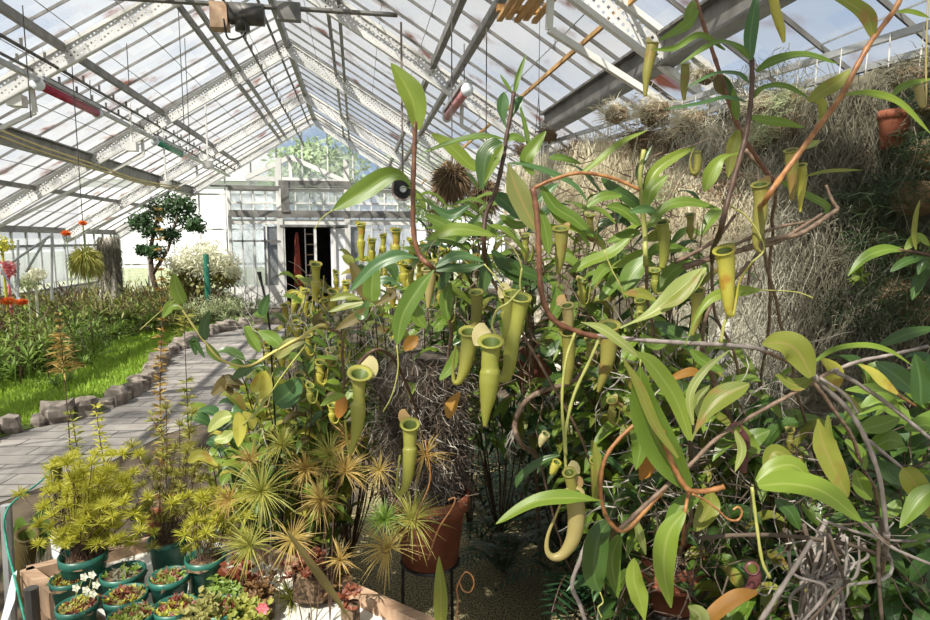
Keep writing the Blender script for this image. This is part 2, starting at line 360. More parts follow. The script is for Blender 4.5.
def pitcher_w(parent, pts, rad, m, lid=None, lidm='lid_pale', liddir=V((0,0,1)), flare=1.17, back=None, name='pitcher', tilt=.5):
    """pts from the mouth down to the tendril, rad at each"""
    n = len(pts); c = catmull(pts, 6); r = resample(rad, len(c))
    
    r0 = r[0]; t = (c[1]-c[0]).normalized()
    aw = (c[0]-CP); aw = (aw-t*aw.dot(t)).normalized()
    def slant(mb, cen, wg):                       # the mouth slants: back rim high, front rim low
        for j, w_ in enumerate(wg):
            for k in range(16):
                q = V(mb.v[j*16+k]); mb.v[j*16+k] = tuple(q-t*((q-cen[j]).dot(aw))*w_*tilt)
    cen = [c[0]+t*r0*.10, c[0]-t*r0*.02, c[0]-t*r0*.06, c[0]+t*r0*.03, c[0]+t*r0*.16]+c[1:]
    rr = [r0*.80, r0*.92, r0*flare, r0*(flare+.04), r0*.96]+r[1:]
    mb = MB(); mb.tube(cen, rr, 16, False); slant(mb, cen, [1, 1, 1, 1, 1, .8, .6, .4, .2]); o = mb.build(name, m, parent, True)
    ii = [min(k, len(c)-2) for k in (1, 3, 6, 10, 14)]
    cen = [c[0]+t*r0*.09]+[c[k] for k in ii]; mb = MB(); mb.tube(cen, [r0*.81]+[r[k]*.80 for k in ii], 16, True); mb.f = [q for q in mb.f if q != tuple(range(15, -1, -1))]
    slant(mb, cen, [1, .8, .4]); mb.build('throat', 'pitcher_inside', o, True)
    if lid:
        b = back if back is not None else (c[0]-CP).normalized()
        b = (b-t*b.dot(t)).normalized()
        p0 = c[0]+b*r0*1.3-t*r0*.70; tip = p0+liddir*lid
        l = MB(); l.blade([p0.lerp(tip, k/6)+V((0,0,1))*math.sin(k/6*3.14)*lid*.12 for k in range(7)], r0*1.15, ((CP-p0).normalized()+V((0,0,.3))).normalized(), p_ovt, .2, 4)
        l.build('lid', lidm, o, True)
    return o
def pitcher_px(parent, pts, m, d, lid=None, lidm='lid_pale', dd=0.0):
    n = len(pts); w3 = [P(x, y, d-dd*i/(n-1)) for i, (x, y, r) in enumerate(pts)]
    rad = [r/F*d for (x, y, r) in pts]
    ld = None
    if lid:
        ld = (rt*lid[0]-up*lid[1])/F*d; return pitcher_w(parent, w3, rad, m, ld.length, lidm, ld.normalized())
    return pitcher_w(parent, w3, rad, m)
def stem_px(parent, pts, rpx, m, d, tail=None, r1=None, name='stem', n=7):
    """image points (x, y[, dist]) then optional world points that run on to the root"""
    w3 = [P(p[0], p[1], p[2] if len(p) > 2 else d) for p in pts]+[V(t) for t in (tail or [])]
    c = catmull(w3, 6); a = rpx/F*d; b = (r1 if r1 else rpx)/F*d
    rr = [(a+(b-a)*i/(len(c)-1))*(1+.12*math.sin(i*1.9)) for i in range(len(c))]
    nh = (len(pts)-1)*6+1
    if tail and parent is not None:                # the old wood that runs down to the root
        low = [p+V((noise.noise(p*7)*.02, noise.noise(p*7+V((9,9,9)))*.02, 0))*min(1, i/6) for i, p in enumerate(c[nh-1:])]
        mb = MB(); mb.tube(low, [min(r, .0045) for r in rr[nh-1:]], 6); mb.build('woody_base', 'wood_brown', parent, True); c = c[:nh]; rr = rr[:nh]
    mb = MB(); mb.tube(c, rr, n)
    return mb.build(name, m, parent, True)
# ================================================================== THE HOUSE OF GLASS
RX, RZ, SL = -1.28, 4.0+CAMZ, .61
Y0, Y1 = -2.6, 21.0
def roofz(x): return RZ-SL*abs(x-RX)
EL, ER = -7.4, 4.84
mb = MB(); mb.box((-30, -12, -.06), (30, 60, -.012)); struct('ground', mb, 'earth_out')
mb = MB(); mb.box((EL, Y0, -.05), (ER, Y1, 0)); struct('floor', mb, 'soil')
mb = MB()
for e in (EL, ER): mb.add([(RX, Y0, RZ+.03), (RX, Y1, RZ+.03), (e, Y1, roofz(e)+.03), (e, Y0, roofz(e)+.03)], [(0,1,2,3)])
struct('ceiling', mb, 'roof_glass')
ntrim = [0]
def trim(mb, m, smooth=False):
    ntrim[0] += 1; return struct('trim_%d' % ntrim[0], mb, m, None, smooth)
def ry(off, s): return RX+off*s
# glazing bars, one run for each slope
for s, e in ((-1, EL), (1, ER)):
    mb = MB(); y = Y0+.3
    while y < Y1:
        mb.bar((RX, y, RZ-.01), (e, y, roofz(e)-.01), .015, .035)
        y += .62
    trim(mb, 'grey_metal')
    mb = MB(); o = .55
    while o < 6.0:      # the overlaps of the panes
        x = ry(o, s); mb.bar((x, Y0, roofz(x)+.0), (x, Y1, roofz(x)+.0), .008, .01); o += .55
    trim(mb, 'galvanised')
# rafters: white chords round a web of expanded metal
for Y in (0.65, 4.85, 9.05, 13.25, 17.45, 20.8):
    for s, e in ((-1, EL), (1, ER)):
        mb = MB(); D = V((0, 0, -.10)); a = V((RX, Y, RZ)); b = V((e, Y, roofz(e)))
        mb.bar(a+D*.6, b+D*.6, .06, .045); mb.bar(a+D*3.2, b+D*3.2, .06, .045)
        trim(mb, 'white_metal')
        mb = MB(); mb.add([a+D*.6, b+D*.6, b+D*3.2, a+D*3.2], [(0,1,2,3)]); trim(mb, 'mesh_plate')
        if Y < 20:
            mb = MB(); k0 = a.lerp(b, .46); mb.bar(k0+V((0,.1,-.62)), b+V((-.0*s,.1,-.34)), .05, .05)
            mb.bar(k0+V((0,.1,-.62)), k0+V((0,.05,-.28)), .05)
            trim(mb, 'white_metal')
# ridge, purlins and gutter beams along the house
def run(x, dz, w, h, m, y1=Y1, y0=Y0): mb = MB(); z = roofz(x)-dz; mb.bar((x, y0, z), (x, y1, z), w, h); trim(mb, m)
run(RX, .12, .09, .16, 'grey_metal'); run(RX-.16, .20, .03, .05, 'dark_metal')
for s in (-1, 1):
    run(ry(2.39, s), .08, .07, .10, 'grey_metal')
    run(ry(1.10, s), .08, .05, .09, 'grey_metal'); run(ry(.93, s), .08, .05, .09, 'grey_metal')
    run(ry(4.76, s), .10, .06, .08, 'grey_metal')
    x = ry(3.76, s); y1 = Y1 if s < 0 else 8.1
    mb = MB(); z = roofz(x)-.06-.12                       # the I beam
    mb.bar((x, Y0, z), (x, y1, z), .03, .24); mb.bar((x, Y0, z+.12), (x, y1, z+.12), .16, .025); mb.bar((x, Y0, z-.12), (x, y1, z-.12), .16, .025)
    trim(mb, 'grey_metal')
run(ry(3.43, 1), .05, .03, .04, 'wood_orange')
mb = MB(); mb.bar((2.48, 8.1, 3.05), (2.48, 8.1, 3.2), .12); mb.bar((2.48, 8.1, 0), (2.48, 8.1, 3.1), .09); trim(mb, 'grey_metal')
# rods for opening the vents
for x, z, r in ((-1.62, 3.3+CAMZ-.25, .018), (-3.74, 2.2+CAMZ, .022), (-4.05, 2.17+CAMZ, .02)):
    mb = MB(); mb.tube([(x, Y0, z), (x, Y1, z)], r, 8)
    y = 1.
    while y < 21: mb.bar((x, y, z), (x, y, z+.10), .03, .012); y += .55
    trim(mb, 'dark_metal', False)
mb = MB(); mb.bar((1.36, Y0, 2.22+CAMZ), (1.36, Y1, 2.22+CAMZ), .07, .09); trim(mb, 'grey_metal')
mb = MB(); mb.bar((-3.94, Y0, 2.02+CAMZ), (-3.94, Y1, 2.02+CAMZ), .07, .05); trim(mb, 'galvanised')
# side walls
def sidewall(x, name):
    mb = MB(); mb.add([(x, Y0, .45), (x, Y1, .45), (x, Y1, 1.9), (x, Y0, 1.9)], [(0,1,2,3)]); struct('window_%d' % (1 if x < 0 else 2), mb, 'wall_glass')
    mb = MB(); mb.box((x-.08, Y0, 0), (x+.08, Y1, .45)); struct(name, mb, 'white_metal')
    mb = MB(); mb.bar((x, Y0, 1.9), (x, Y1, 1.9), .16, .14); mb.bar((x, Y0, 1.52), (x, Y1, 1.52), .06, .06); mb.bar((x, Y0, .47), (x, Y1, .47), .16, .05); trim(mb, 'grey_metal')
    y = Y0+.3
    mb = MB()
    while y < Y1: mb.bar((x, y, .45), (x, y, 1.9), .04, .06); y += .62
    trim(mb, 'galvanised')
sidewall(EL, 'wall_left'); sidewall(ER, 'wall_right')
# gable end
mb = MB(); mb.add([(EL, Y1, 0), (EL, Y1, roofz(EL)), (RX, Y1, RZ), (ER, Y1, roofz(ER)), (ER, Y1, 0)], [(0,1,2,3,4)]); struct('wall_back', mb, 'clear_glass')
mb = MB(); x = RX-.4
while x > EL: mb.bar((x, Y1-.03, .0), (x, Y1-.03, roofz(x)), .045, .06); x -= .8
x = RX+.4
while x < ER: mb.bar((x, Y1-.03, .0), (x, Y1-.03, roofz(x)), .045, .06); x += .8
for z in (.9, 2.0, 3.1): mb.bar((EL, Y1-.03, z), (ER, Y1-.03, z), .05, .06)
mb.bar((EL, Y1-.05, roofz(EL)), (RX, Y1-.05, RZ), .1, .16); mb.bar((RX, Y1-.05, RZ), (ER, Y1-.05, roofz(ER)), .1, .16)
trim(mb, 'white_metal')
# glazed lobby in front of the gable
YV = 15.8
def pv(px, py, y=YV): return PY(px, py, y)
x0, x1, x2, x3 = pv(231, 250).x, pv(281, 250).x, pv(348, 250).x, pv(412, 250).x
ztop, zb = pv(281, 190).z, pv(281, 226).z
lob = MB()
for x, w in ((x0, .07), (x1, .14), (x2, .14), (x3, .10)): lob.bar((x, YV, 0), (x, YV, ztop+(.75 if w > .1 else 0)), w, w)
for px_ in (243, 255, 267, 297, 311, 325, 337, 360, 372, 385, 398):
    x = pv(px_, 250).x; door = x1 < x < x2
    lob.bar((x, YV, zb if door else 0), (x, YV, ztop), .03, .04)
for z, w in ((ztop, .07), (pv(281, 203).z, .05), (pv(281, 222).z, .12)): lob.bar((x0, YV, z), (x3, YV, z), .06, w)
trim(lob, 'white_metal')
mb = MB()
for z, w, a, b in ((ztop+.02, .05, x0, x1), (pv(281, 214).z, .17, x0, x3), (zb, .05, x1, x2), (pv(281, 241).z, .04, x0, x1), (pv(281, 183).z, .12, x1, x2+.1), (pv(281,187).z, .04, x0-.4, x3)):
    mb.bar((a, YV-.06, z), (b, YV-.06, z), .05, w)
mb.box((x1+.05, YV-.12, pv(281, 212).z), (x1+.24, YV-.04, pv(281, 181).z))
trim(mb, 'grey_metal')
mb = MB(); mb.add([(x0, YV+.03, 0), (x1, YV+.03, 0), (x1, YV+.03, ztop), (x0, YV+.03, ztop)], [(0,1,2,3)])
mb.add([(x2, YV+.03, 0), (x3, YV+.03, 0), (x3, YV+.03, ztop), (x2, YV+.03, ztop)], [(0,1,2,3)]); mb.add([(x1, YV+.03, zb), (x2, YV+.03, zb), (x2, YV+.03, ztop), (x1, YV+.03, ztop)], [(0,1,2,3)])
mb.add([(x0, YV, 0), (x0, Y1, 0), (x0, Y1, ztop), (x0, YV, ztop)], [(0,1,2,3)])
struct('window_3', mb, 'wall_glass')
mb = MB(); mb.box((x0, YV, 0), (x1, YV+.06, .55)); mb.box((x2, YV, 0), (x3, YV+.06, .55)); struct('wall_lobby', mb, 'white_metal')
# small gable over the lobby
ap = pv(290, 157, 17.5); la = pv(246, 178, 17.5); ra = pv(346, 182, 17.5)
mb = MB(); mb.bar(la, ap, .12, .12); mb.bar(ap, ra, .12, .12); mb.bar(la, ra, .1, .12); mb.bar(ap, V((ap.x, 17.5, ra.z)), .08); trim(mb, 'white_metal')
mb = MB(); mb.add([la, ap, ra, V((ra.x, 17.55, zb)), V((la.x, 17.55, zb))], [(0,1,2,3,4)]); struct('wall_lobby.001', mb, 'wall_glass')
# open door, the leaf stands to the right, dim room behind
xd0, xd1 = pv(286, 250).x, pv(334, 250).x
mb = MB()
for a, b in (((xd0-.04, 0), (xd0-.04, zb)), ((xd1+.02, 0), (xd1+.02, zb)), ((pv(309,250).x+.16, 0), (pv(309,250).x+.16, zb))): mb.bar((a[0], YV-.02, a[1]), (b[0], YV-.02, b[1]), .06, .06)
dr = struct('door_1', mb, 'white_metal')
mb = MB(); mb.box((x2-.42, YV+.02, .05), (x2-.06, YV+.05, zb-.05)); mb.build('door_panel', 'house_wall', dr)
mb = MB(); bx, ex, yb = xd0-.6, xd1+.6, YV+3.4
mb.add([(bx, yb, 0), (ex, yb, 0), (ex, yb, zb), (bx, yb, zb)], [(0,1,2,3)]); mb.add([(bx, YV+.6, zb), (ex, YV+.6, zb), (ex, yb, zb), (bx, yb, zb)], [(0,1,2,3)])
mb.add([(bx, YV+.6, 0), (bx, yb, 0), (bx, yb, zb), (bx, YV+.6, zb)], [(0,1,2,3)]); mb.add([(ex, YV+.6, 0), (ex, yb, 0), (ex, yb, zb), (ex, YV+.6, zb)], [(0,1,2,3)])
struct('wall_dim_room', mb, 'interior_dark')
xl0, xl1 = pv(305.5, 250, YV+.5).x, pv(314.5, 250, YV+.5).x
ld = thing('step_ladder', 'pale ladder standing in the open doorway at the far end of the glasshouse', 'ladder', ((xl0+xl1)/2, YV+.5, 0))
mb = MB(); mb.bar((xl0, YV+.5, 0), (xl0, YV+.5, 1.95), .03); mb.bar((xl1, YV+.5, 0), (xl1, YV+.5, 1.95), .03); mb.build('rail', 'lid_pale' if 0 else 'white_metal', ld)
for i in range(7):
    mb = MB(); z = .25+i*.26; mb.bar((xl0, YV+.5, z), (xl1, YV+.5, z), .035, .025); mb.build('rung', 'wood_raw', ld)
q = pv(297, 240, YV+.5)
mb = MB(); mb.lathe([(.02, 1.85), (.05, 1.75), (.07, 1.2), (.09, .8), (.10, .5)], (q.x, q.y, 0), 12, .5, 3); tag(mb.build('coat', 'red_cloth'), 'dark red coat hanging in the far doorway left of the ladder', 'coat')
# gear of the ridge vents
gp = P(242, 14, 7.6); gx, gy, gz = gp
mt = thing('vent_motor', 'dark motor with a tan gear box under the ridge, top of the photo', 'motor', (gx, gy, gz))
mb = MB(); mb.box((gx-.36, gy-.1, gz-.20), (gx-.16, gy+.1, gz+.10)); mb.build('gear_box', 'wood_raw', mt)
mb = MB(); mb.tube([(gx-.14, gy, gz), (gx+.26, gy, gz)], .13, 16); mb.tube([(gx, gy, gz-.2), (gx, gy, gz)], .09, 12); mb.build('motor_housing', 'dark_metal', mt, True)
mb = MB(); mb.tube([(gx-1.6, gy, gz+.1), (gx+1.9, gy, gz+.1)], .03, 8); mb.build('shaft', 'grey_metal', mt)
mb = MB(); mb.box((gx+.42, gy-.06, gz-.05), (gx+.70, gy+.06, gz+.16)); mb.build('bracket', 'grey_metal', mt)
mb = MB(); mb.tube(catmull([(gx-.2, gy-.1, gz-.1), (gx-.15, gy-.1, gz-.33), (gx+.05, gy-.1, gz-.25), (gx+.02, gy-.1, gz-.05)], 5), .012, 5); mb.build('cable', 'black_metal', mt, True)
# tube lights
def tubelight(x, z, y0, y1, m, label, plate='galvanised'):
    t = thing('tube_light', label, 'light', (x, (y0+y1)/2, z))
    mb = MB(); mb.box((x-.07, y0, z+.06), (x+.07, y1, z+.11)); mb.build('housing', plate, t)
    mb = MB(); mb.tube([(x, y0, z), (x, y1, z)], .055, 14); mb.build('tube', m, t, True)
    for y in (y0, y1):
        mb = MB(); mb.tube([(x, y-.03, z), (x, y+.03, z)], .075, 14); mb.build('end_cap', 'plastic_white', t, True)
    for y in (y0+.2, y1-.2):
        mb = MB(); mb.tube([(x, y, z+.1), (x, y, z+.6)], .007, 5); mb.build('hanger', 'dark_metal', t)
def tl(p0, p1, x, m, l):
    a_, b_ = PX(*p0, x), PX(*p1, x); tubelight(x, (a_.z+b_.z)/2, a_.y, b_.y, m, l)
tl((38,85), (97,113), -3.94, 'magenta', 'magenta red tube light hanging at upper left, nearest of the lights')
tl((155,143), (181,153), -3.94, 'green_lamp', 'green tube light hanging further back on the left rail')
tl((467,90), (447,117), 1.36, 'dusty_pink', 'dusty pink tube light hanging under the right rail')
# slatted basket near the top edge
bk = thing('hanging_basket', 'orange wooden slatted basket hanging at the top edge of the photo', 'basket', (1.42, 5.3, 2.0+CAMZ))
for i in range(5):
    mb = MB(); mb.box((1.26+.08*i, 4.85, 1.93+CAMZ+.02*(i % 2)), (1.31+.08*i, 5.62, 1.96+CAMZ+.02*(i % 2))); mb.build('slat', 'wood_orange', bk)
mb = MB(); mb.box((1.24, 4.9, 1.985+CAMZ), (1.63, 4.96, 2.04+CAMZ)); mb.build('cross_bar', 'wood_orange', bk); mb = MB(); mb.box((1.24, 5.5, 1.985+CAMZ), (1.63, 5.56, 2.04+CAMZ)); mb.build('cross_bar', 'wood_orange', bk); mb = MB(); mb.tube([(1.44, 5.2, 2+CAMZ), (1.44, 5.2, 2.4+CAMZ)], .008, 5); mb.build('hanger', 'dark_metal', bk)
# round fan
c = P(403, 189, 6.5)
fn = thing('round_fan', 'small round black fan behind the red stem', 'fan', c)
ax = (CP-c).normalized()
mb = MB(); mb.tube([c-ax*.06, c+ax*.06], .115, 24); mb.build('drum', 'black_metal', fn)
mb = MB(); mb.tube([c+ax*.06, c+ax*.08], .035, 14); mb.build('hub', 'galvanised', fn)
mb = MB()
for k in range(16):
    a = k*math.pi/8; e1 = rt*math.cos(a)+up*math.sin(a); a2 = a+math.pi/8; e2 = rt*math.cos(a2)+up*math.sin(a2); mb.bar(c+ax*.07+e1*.115, c+ax*.07+e2*.115, .022)
mb.tube([c+V((0,0,.1)), V((c.x, c.y, 3.86))], .012, 5); mb.build('guard', 'wood_grey', fn)
# heating pipes sagging along the left
for i, (dz, dx) in enumerate(((0, 0), (.12, .1))):
    pts = [P(0, 130+i*6, 8.5), P(40, 146+i*5, 9.4), P(90, 163+i*4, 10.5), P(140, 180+i*3, 11.8), P(180, 187+i*2, 13)]
    mb = MB(); mb.tube([V((pts[0].x-1, pts[0].y-1.8, pts[0].z+.1))]+catmull(pts, 5), .013, 8); trim(mb, 'lid_pale', True)
# cables hanging from the roof
cab = []
for (x, ya, yb, d) in ((31, 0, 118, 7), (184, 15, 125, 9), (129, 55, 85, 9), (66, 0, 60, 8), (555, 0, 48, 6), (190, 30, 150, 10)):
    mb = MB(); a = P(x, yb, d); mb.tube([a, V((a.x, a.y, roofz(a.x)))], .006, 4); o = mb.build('cable', 'dark_metal'); tag(o, 'thin dark cable hanging down from the roof', 'cable', 'cables hanging from the roof'); o['_c'] = a; cab.append(o)
order(cab, 'thin dark cable hanging from the roof', 'edge among the cables')
# white switch boxes under the left beam
bo = []
for (x, y, d) in ((166, 185, 13), (208, 165, 13), (17, 101, 8), (132, 147, 11)):
    c = P(x, y, d); mb = MB(); s = .09; mb.box(c-V((s, .08, s*.8)), c+V((s, .08, s*.8))); mb.bar(c+V((0,0,s*.6)), V((c.x, c.y, roofz(c.x))), .03); o = mb.build('junction_box', 'white_metal'); o['_c'] = c; tag(o, 'x', 'box', 'white boxes under the left roof slope'); bo.append(o)
order(bo, 'small white metal box under the left roof slope', 'edge among such boxes')
# outside: pale house and trees
def house(x0, x1, h, lab):
    hs = thing('house', lab, 'building', ((x0+x1)/2, 42, 0)); mb = MB(); mb.box((x0, 40, 0), (x1, 47, h)); mb.build('wall', 'house_wall', hs)
    mb = MB(); ym = 43.5; mb.add([(x0-.3, 39.7, h), (x1+.3, 39.7, h), (x1+.3, ym, h+2.2), (x0-.3, ym, h+2.2), (x0-.3, 47.3, h), (x1+.3, 47.3, h)], [(0,1,2,3),(3,2,5,4),(0,3,4),(1,5,2)]); mb.build('roof', 'galvanised', hs)
house(-16, -5, 5.2, 'pale house outside, seen left of the lobby through the glass'); house(4.5, 14, 5.8, 'pale house outside, seen right of the lobby through the glass')
mb = MB(); mb.box((-13, -4, 0), (-12.6, 30, 1.2)); tag(mb.build('garden_wall', 'house_wall'), 'long low pale wall outside the left glass wall', 'wall')
def crown(mb, c, r, n, ls, squash=.8):
    for i in range(n):
        d = V((R.gauss(0,1), R.gauss(0,1), R.gauss(0,1))).normalized(); q = c+V((d.x, d.y, d.z*squash))*r*(R.random()**.4)*(1+.3*noise.noise(d*2.3+c))
        u = V((R.gauss(0,1), R.gauss(0,1), R.gauss(0,1))).normalized(); w = u.cross(d)
        if w.length < .1: continue
        w.normalize(); mb.add([q-u*ls, q-w*ls*.45, q+u*ls, q+w*ls*.45], [(0,1,2,3)], [(.5,0),(0,.5),(.5,1),(1,.5)])
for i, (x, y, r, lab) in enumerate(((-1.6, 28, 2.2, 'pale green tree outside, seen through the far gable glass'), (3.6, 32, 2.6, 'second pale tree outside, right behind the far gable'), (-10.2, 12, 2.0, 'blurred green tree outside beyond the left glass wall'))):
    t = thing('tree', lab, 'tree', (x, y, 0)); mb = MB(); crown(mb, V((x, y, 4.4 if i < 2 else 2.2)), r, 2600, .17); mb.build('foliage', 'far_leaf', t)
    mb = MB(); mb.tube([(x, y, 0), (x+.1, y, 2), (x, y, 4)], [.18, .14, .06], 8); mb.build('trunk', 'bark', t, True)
# ================================================================== GROUND, PATH, LAWN, STONES
def poly(pts, z): mb = MB(); mb.add([(p.x, p.y, z) for p in pts], [tuple(range(len(pts)))]); return mb
edge_px = [(-60,462),(-20,447),(8,436),(40,427),(75,420),(105,410),(130,400),(150,385),(160,371),(172,356),(190,344),(212,335),(236,329),(256,325)]
edge = [G(x, y, 0) for x, y in edge_px]
e3 = catmull(edge, 4)
# path: from the edge towards the right and the viewer
rp = [p+V((1.25+.25*i/len(e3), -.25, 0)) for i, p in enumerate(e3)]
mb = MB(); vs = []
for a, b in zip(e3, rp): vs += [(a.x, a.y, .005), (b.x, b.y, .005)]
a0 = e3[0]; vs = [(a0.x-1.5, a0.y-.6, .005), (a0.x-.2, a0.y-2.6, .005)]+vs
mb.add(vs, [(2*i, 2*i+1, 2*i+3, 2*i+2) for i in range(len(vs)//2-1)]); struct('path', mb, 'paving')
# lawn between path and bed
lawn_px = [(-70,425),(0,398),(50,375),(100,352),(140,340),(170,332),(200,326),(225,321),(250,318)]
l3 = catmull([G(x, y, 0) for x, y in lawn_px], 5); l3 = [l3[int(i*(len(l3)-1)/(len(e3)-1))] for i in range(len(e3))]
mb = MB(); vs = []
for a, b in zip(e3, l3): vs += [(b.x-.5, b.y+.15, .012), (a.x, a.y, .012)]
mb.add(vs, [(2*i, 2*i+1, 2*i+3, 2*i+2) for i in range(len(e3)-1)]); struct('lawn_ground', mb, 'lawn_soil')
mb = MB()
for _ in range(26000):
    i = R.randrange(len(e3)-1); t = R.random(); a = e3[i].lerp(e3[i+1], t); b = l3[i].lerp(l3[i+1], t)+V((-.35,.1,0))
    p = a.lerp(b, R.uniform(.06, 1)); 
    if R.random() > min(1, 9/p.length**1.1)+.25: continue
    h = R.uniform(.025, .07)*(1+.8*(R.random() < .1)); mb.needle(V((p.x, p.y, .01)), V((p.x+R.uniform(-.03,.03), p.y+R.uniform(-.03,.03), .01+h)), .003+.0006*p.length)
o = mb.build('lawn_grass', 'grass'); tag(o, 'short bright green lawn grass between the stone edging and the bed', 'grass', kind='stuff')
# border stones
def rock(c, r, seed, m='stone'):
    bm_v = []; mb = MB(); n = 12; rings = 8; vs = []
    for i in range(rings+1):
        th = math.pi*i/rings
        for k in range(n):
            an = 2*math.pi*k/n; d = V((math.sin(th)*math.cos(an), math.sin(th)*math.sin(an), math.cos(th)))
            q = 1+.38*noise.noise(d*1.3+V((seed*3.1, seed, 0)))+.12*noise.noise(d*3.7+V((seed, 0, seed)))
            d = V((max(-.78, min(.78, d.x)), max(-.78, min(.78, d.y)), max(-.7, min(.72, d.z))))
            vs.append(c+V((d.x*r.x, d.y*r.y, d.z*r.z))*q)
    mb.add(vs, [(i*n+k, (i+1)*n+k, (i+1)*n+(k+1) % n, i*n+(k+1) % n) for i in range(rings) for k in range(n)]); return mb
stones = []; pos = 0; s = 0; L_ = [0]
for a, b in zip(e3, e3[1:]): L_.append(L_[-1]+(b-a).length)
while pos < L_[-1]:
    i = max(j for j in range(len(L_)) if L_[j] <= pos); i = min(i, len(e3)-2); p = e3[i].lerp(e3[i+1], (pos-L_[i])/max(1e-6, L_[i+1]-L_[i]))
    big = R.uniform(.09, .17)
    c = V((p.x-.05+R.uniform(-.03,.03), p.y+R.uniform(-.03,.03), big*.42)); r = V((big*.95, big*R.uniform(.7,.9), big*R.uniform(.75,1.0)))
    o = rock(V((0,0,0)), r, s).build('border_stone', 'stone', None, False); o.location = c; tag(o, 'x', 'stone', 'rough stones edging the lawn'); o.rotation_euler.z = R.uniform(0, 6); stones.append(o)
    pos += big*1.55; s += 1
while len(stones) > 40:
    bpy.data.objects.remove(stones.pop())
order(stones, 'rough grey border stone between lawn and path', '')
for k, (x, y) in enumerate(((14, 443), (27, 436))): pass
# gravel floor under the hanging plants
mb = MB(); g = [G(x, y, 0) for x, y in ((380,470),(700,455),(760,600),(720,760),(330,760),(300,600))]; struct('gravel_bed', poly(g, .015), 'gravel')
# raised bed on the right
# ================================================================== LEFT BED
def rosette(mb, c, n, ln, w, lean=(.2, 1.2), droop=.3, seg=4):
    for i in range(n):
        an = R.uniform(0, 6.283); el = R.uniform(*lean); l = ln*R.uniform(.6, 1.1); d = V((math.cos(an)*math.sin(el), math.sin(an)*math.sin(el), math.cos(el)))
        pts = [c+d*l*k/seg-V((0,0,1))*droop*l*(k/seg)**2 for k in range(seg+1)]
        mb.blade(pts, w, V((-d.x*.6, -d.y*.6, 1)).normalized(), lambda k: max(.04, (1-k)**.6), .3, 2)
def grassy_proto(kind):
    t = thing('bed_plant', 'x', 'plant', (0,0,0), 'bushy plants in the left bed'); mb = MB()
    if kind in ('tuft_green', 'tuft_mixed', 'tuft_pale'):
        for _ in range(26):
            rosette(mb, V((R.gauss(0,.22), R.gauss(0,.22), R.uniform(.0,.34))), 16, .34, .009, (.1, 1.2), .45)
        for _ in range(240):
            q = V((R.gauss(0,.24), R.gauss(0,.24), R.uniform(.05,.55))); d = V((R.gauss(0,1),R.gauss(0,1),R.gauss(.3,.7))).normalized(); mb.blade([q, q+d*.05, q+d*.10], .012, V((0,0,1)), p_lan, .2, 2)
    else:
        for _ in range(7): rosette(mb, V((R.gauss(0,.16), R.gauss(0,.16), R.uniform(.0,.2))), 18, .42, .017, (.2, 1.2), .3)
    mb.build('foliage', kind, t)
    mb = MB()
    for _ in range(14):
        q = V((R.gauss(0,.12), R.gauss(0,.12), 0)); mb.tube([q, q+V((R.gauss(0,.06), R.gauss(0,.06), .25)), q+V((R.gauss(0,.1), R.gauss(0,.1), R.uniform(.4,.6)))], .006, 4)
    mb.build('stem', 'stem_dark', t)
    return t
protos = {k: grassy_proto(k) for k in ('tuft_green', 'tuft_mixed', 'tuft_red', 'tuft_pale')}
names = {'tuft_green': 'fresh green', 'tuft_mixed': 'olive green and buff', 'tuft_red': 'reddish bronze', 'tuft_pale': 'pale silvery green'}
used = set(); rows = {}
bed = [ # px, py of base, kind, scale
 (-20,388,'g',.95),(22,378,'g',.95),(68,366,'g',.9),(-30,372,'g',1),(12,368,'m',1.1),(58,360,'g',1.05),(92,348,'g',.85),(118,338,'g',.7),
 (-10,350,'m',1.1),(30,346,'g',1.1),(72,340,'m',1.1),(108,338,'m',1.1),(140,334,'g',1.0),(165,330,'m',.95),
 (0,332,'r',1.05),(34,330,'m',1.15),(64,327,'r',1.15),(94,325,'m',1.2),(122,323,'r',1.0),(150,322,'m',1.1),(178,322,'m',1.0),
 (-10,318,'m',1.1),(16,317,'r',1.1),(42,315,'m',1.1),(68,315,'r',1.1),(96,313,'m',1.15),(122,312,'m',1.1),(148,312,'r',1.1),(172,313,'m',1.1),
 (206,325,'p',.85),(226,322,'p',.8),(192,327,'p',.7),(218,318,'p',1.0),(240,316,'p',.8),(205,314,'g',1.1)]
kk = {'g': 'tuft_green', 'm': 'tuft_mixed', 'r': 'tuft_red', 'p': 'tuft_pale'}
byk = {}
for (x, y, k, s) in bed:
    k = kk[k]; o = protos[k] if k not in used else copy_tree(protos[k]); used.add(k)
    o.location = G(x, y, 0); o.rotation_euler.z = R.uniform(0, 6.2); o.scale = (s*1.25, s*1.25, s*R.uniform(1.0,1.25)); byk.setdefault(k, []).append(o)
for k, os_ in byk.items():
    fr = [o for o in os_ if o.location.y < 8.2]; bk_ = [o for o in os_ if o.location.y >= 8.2]
    order(fr, 'bushy %s plant, front of left bed' % names[k], ''); order(bk_, 'bushy %s plant, rear of left bed' % names[k], '')
# orange and red flower heads
fl = []
for (x, y, d, r) in ((66,233,8,.07),(83,223,8,.06),(8,301,6.5,.085),(22,302,6.6,.07)):
    c = P(x, y, d); t = thing('orange_flower', 'x', 'flower', c); mb = MB()
    for _ in range(170):
        dd = V((R.gauss(0,1), R.gauss(0,1), R.gauss(0,1))).normalized(); mb.needle(c+dd*r*.2, c+V((dd.x, dd.y, dd.z*.6))*r, .006)
    mb.build('petal', 'flower_orange', t); mb = MB(); mb.tube([c, V((c.x+.03, c.y, c.z*.5)), V((c.x, c.y, 0))], .005, 5); mb.build('stem', 'tuft_green', t); fl.append(t)
order(fl, 'round orange flower head standing over the left bed', '')
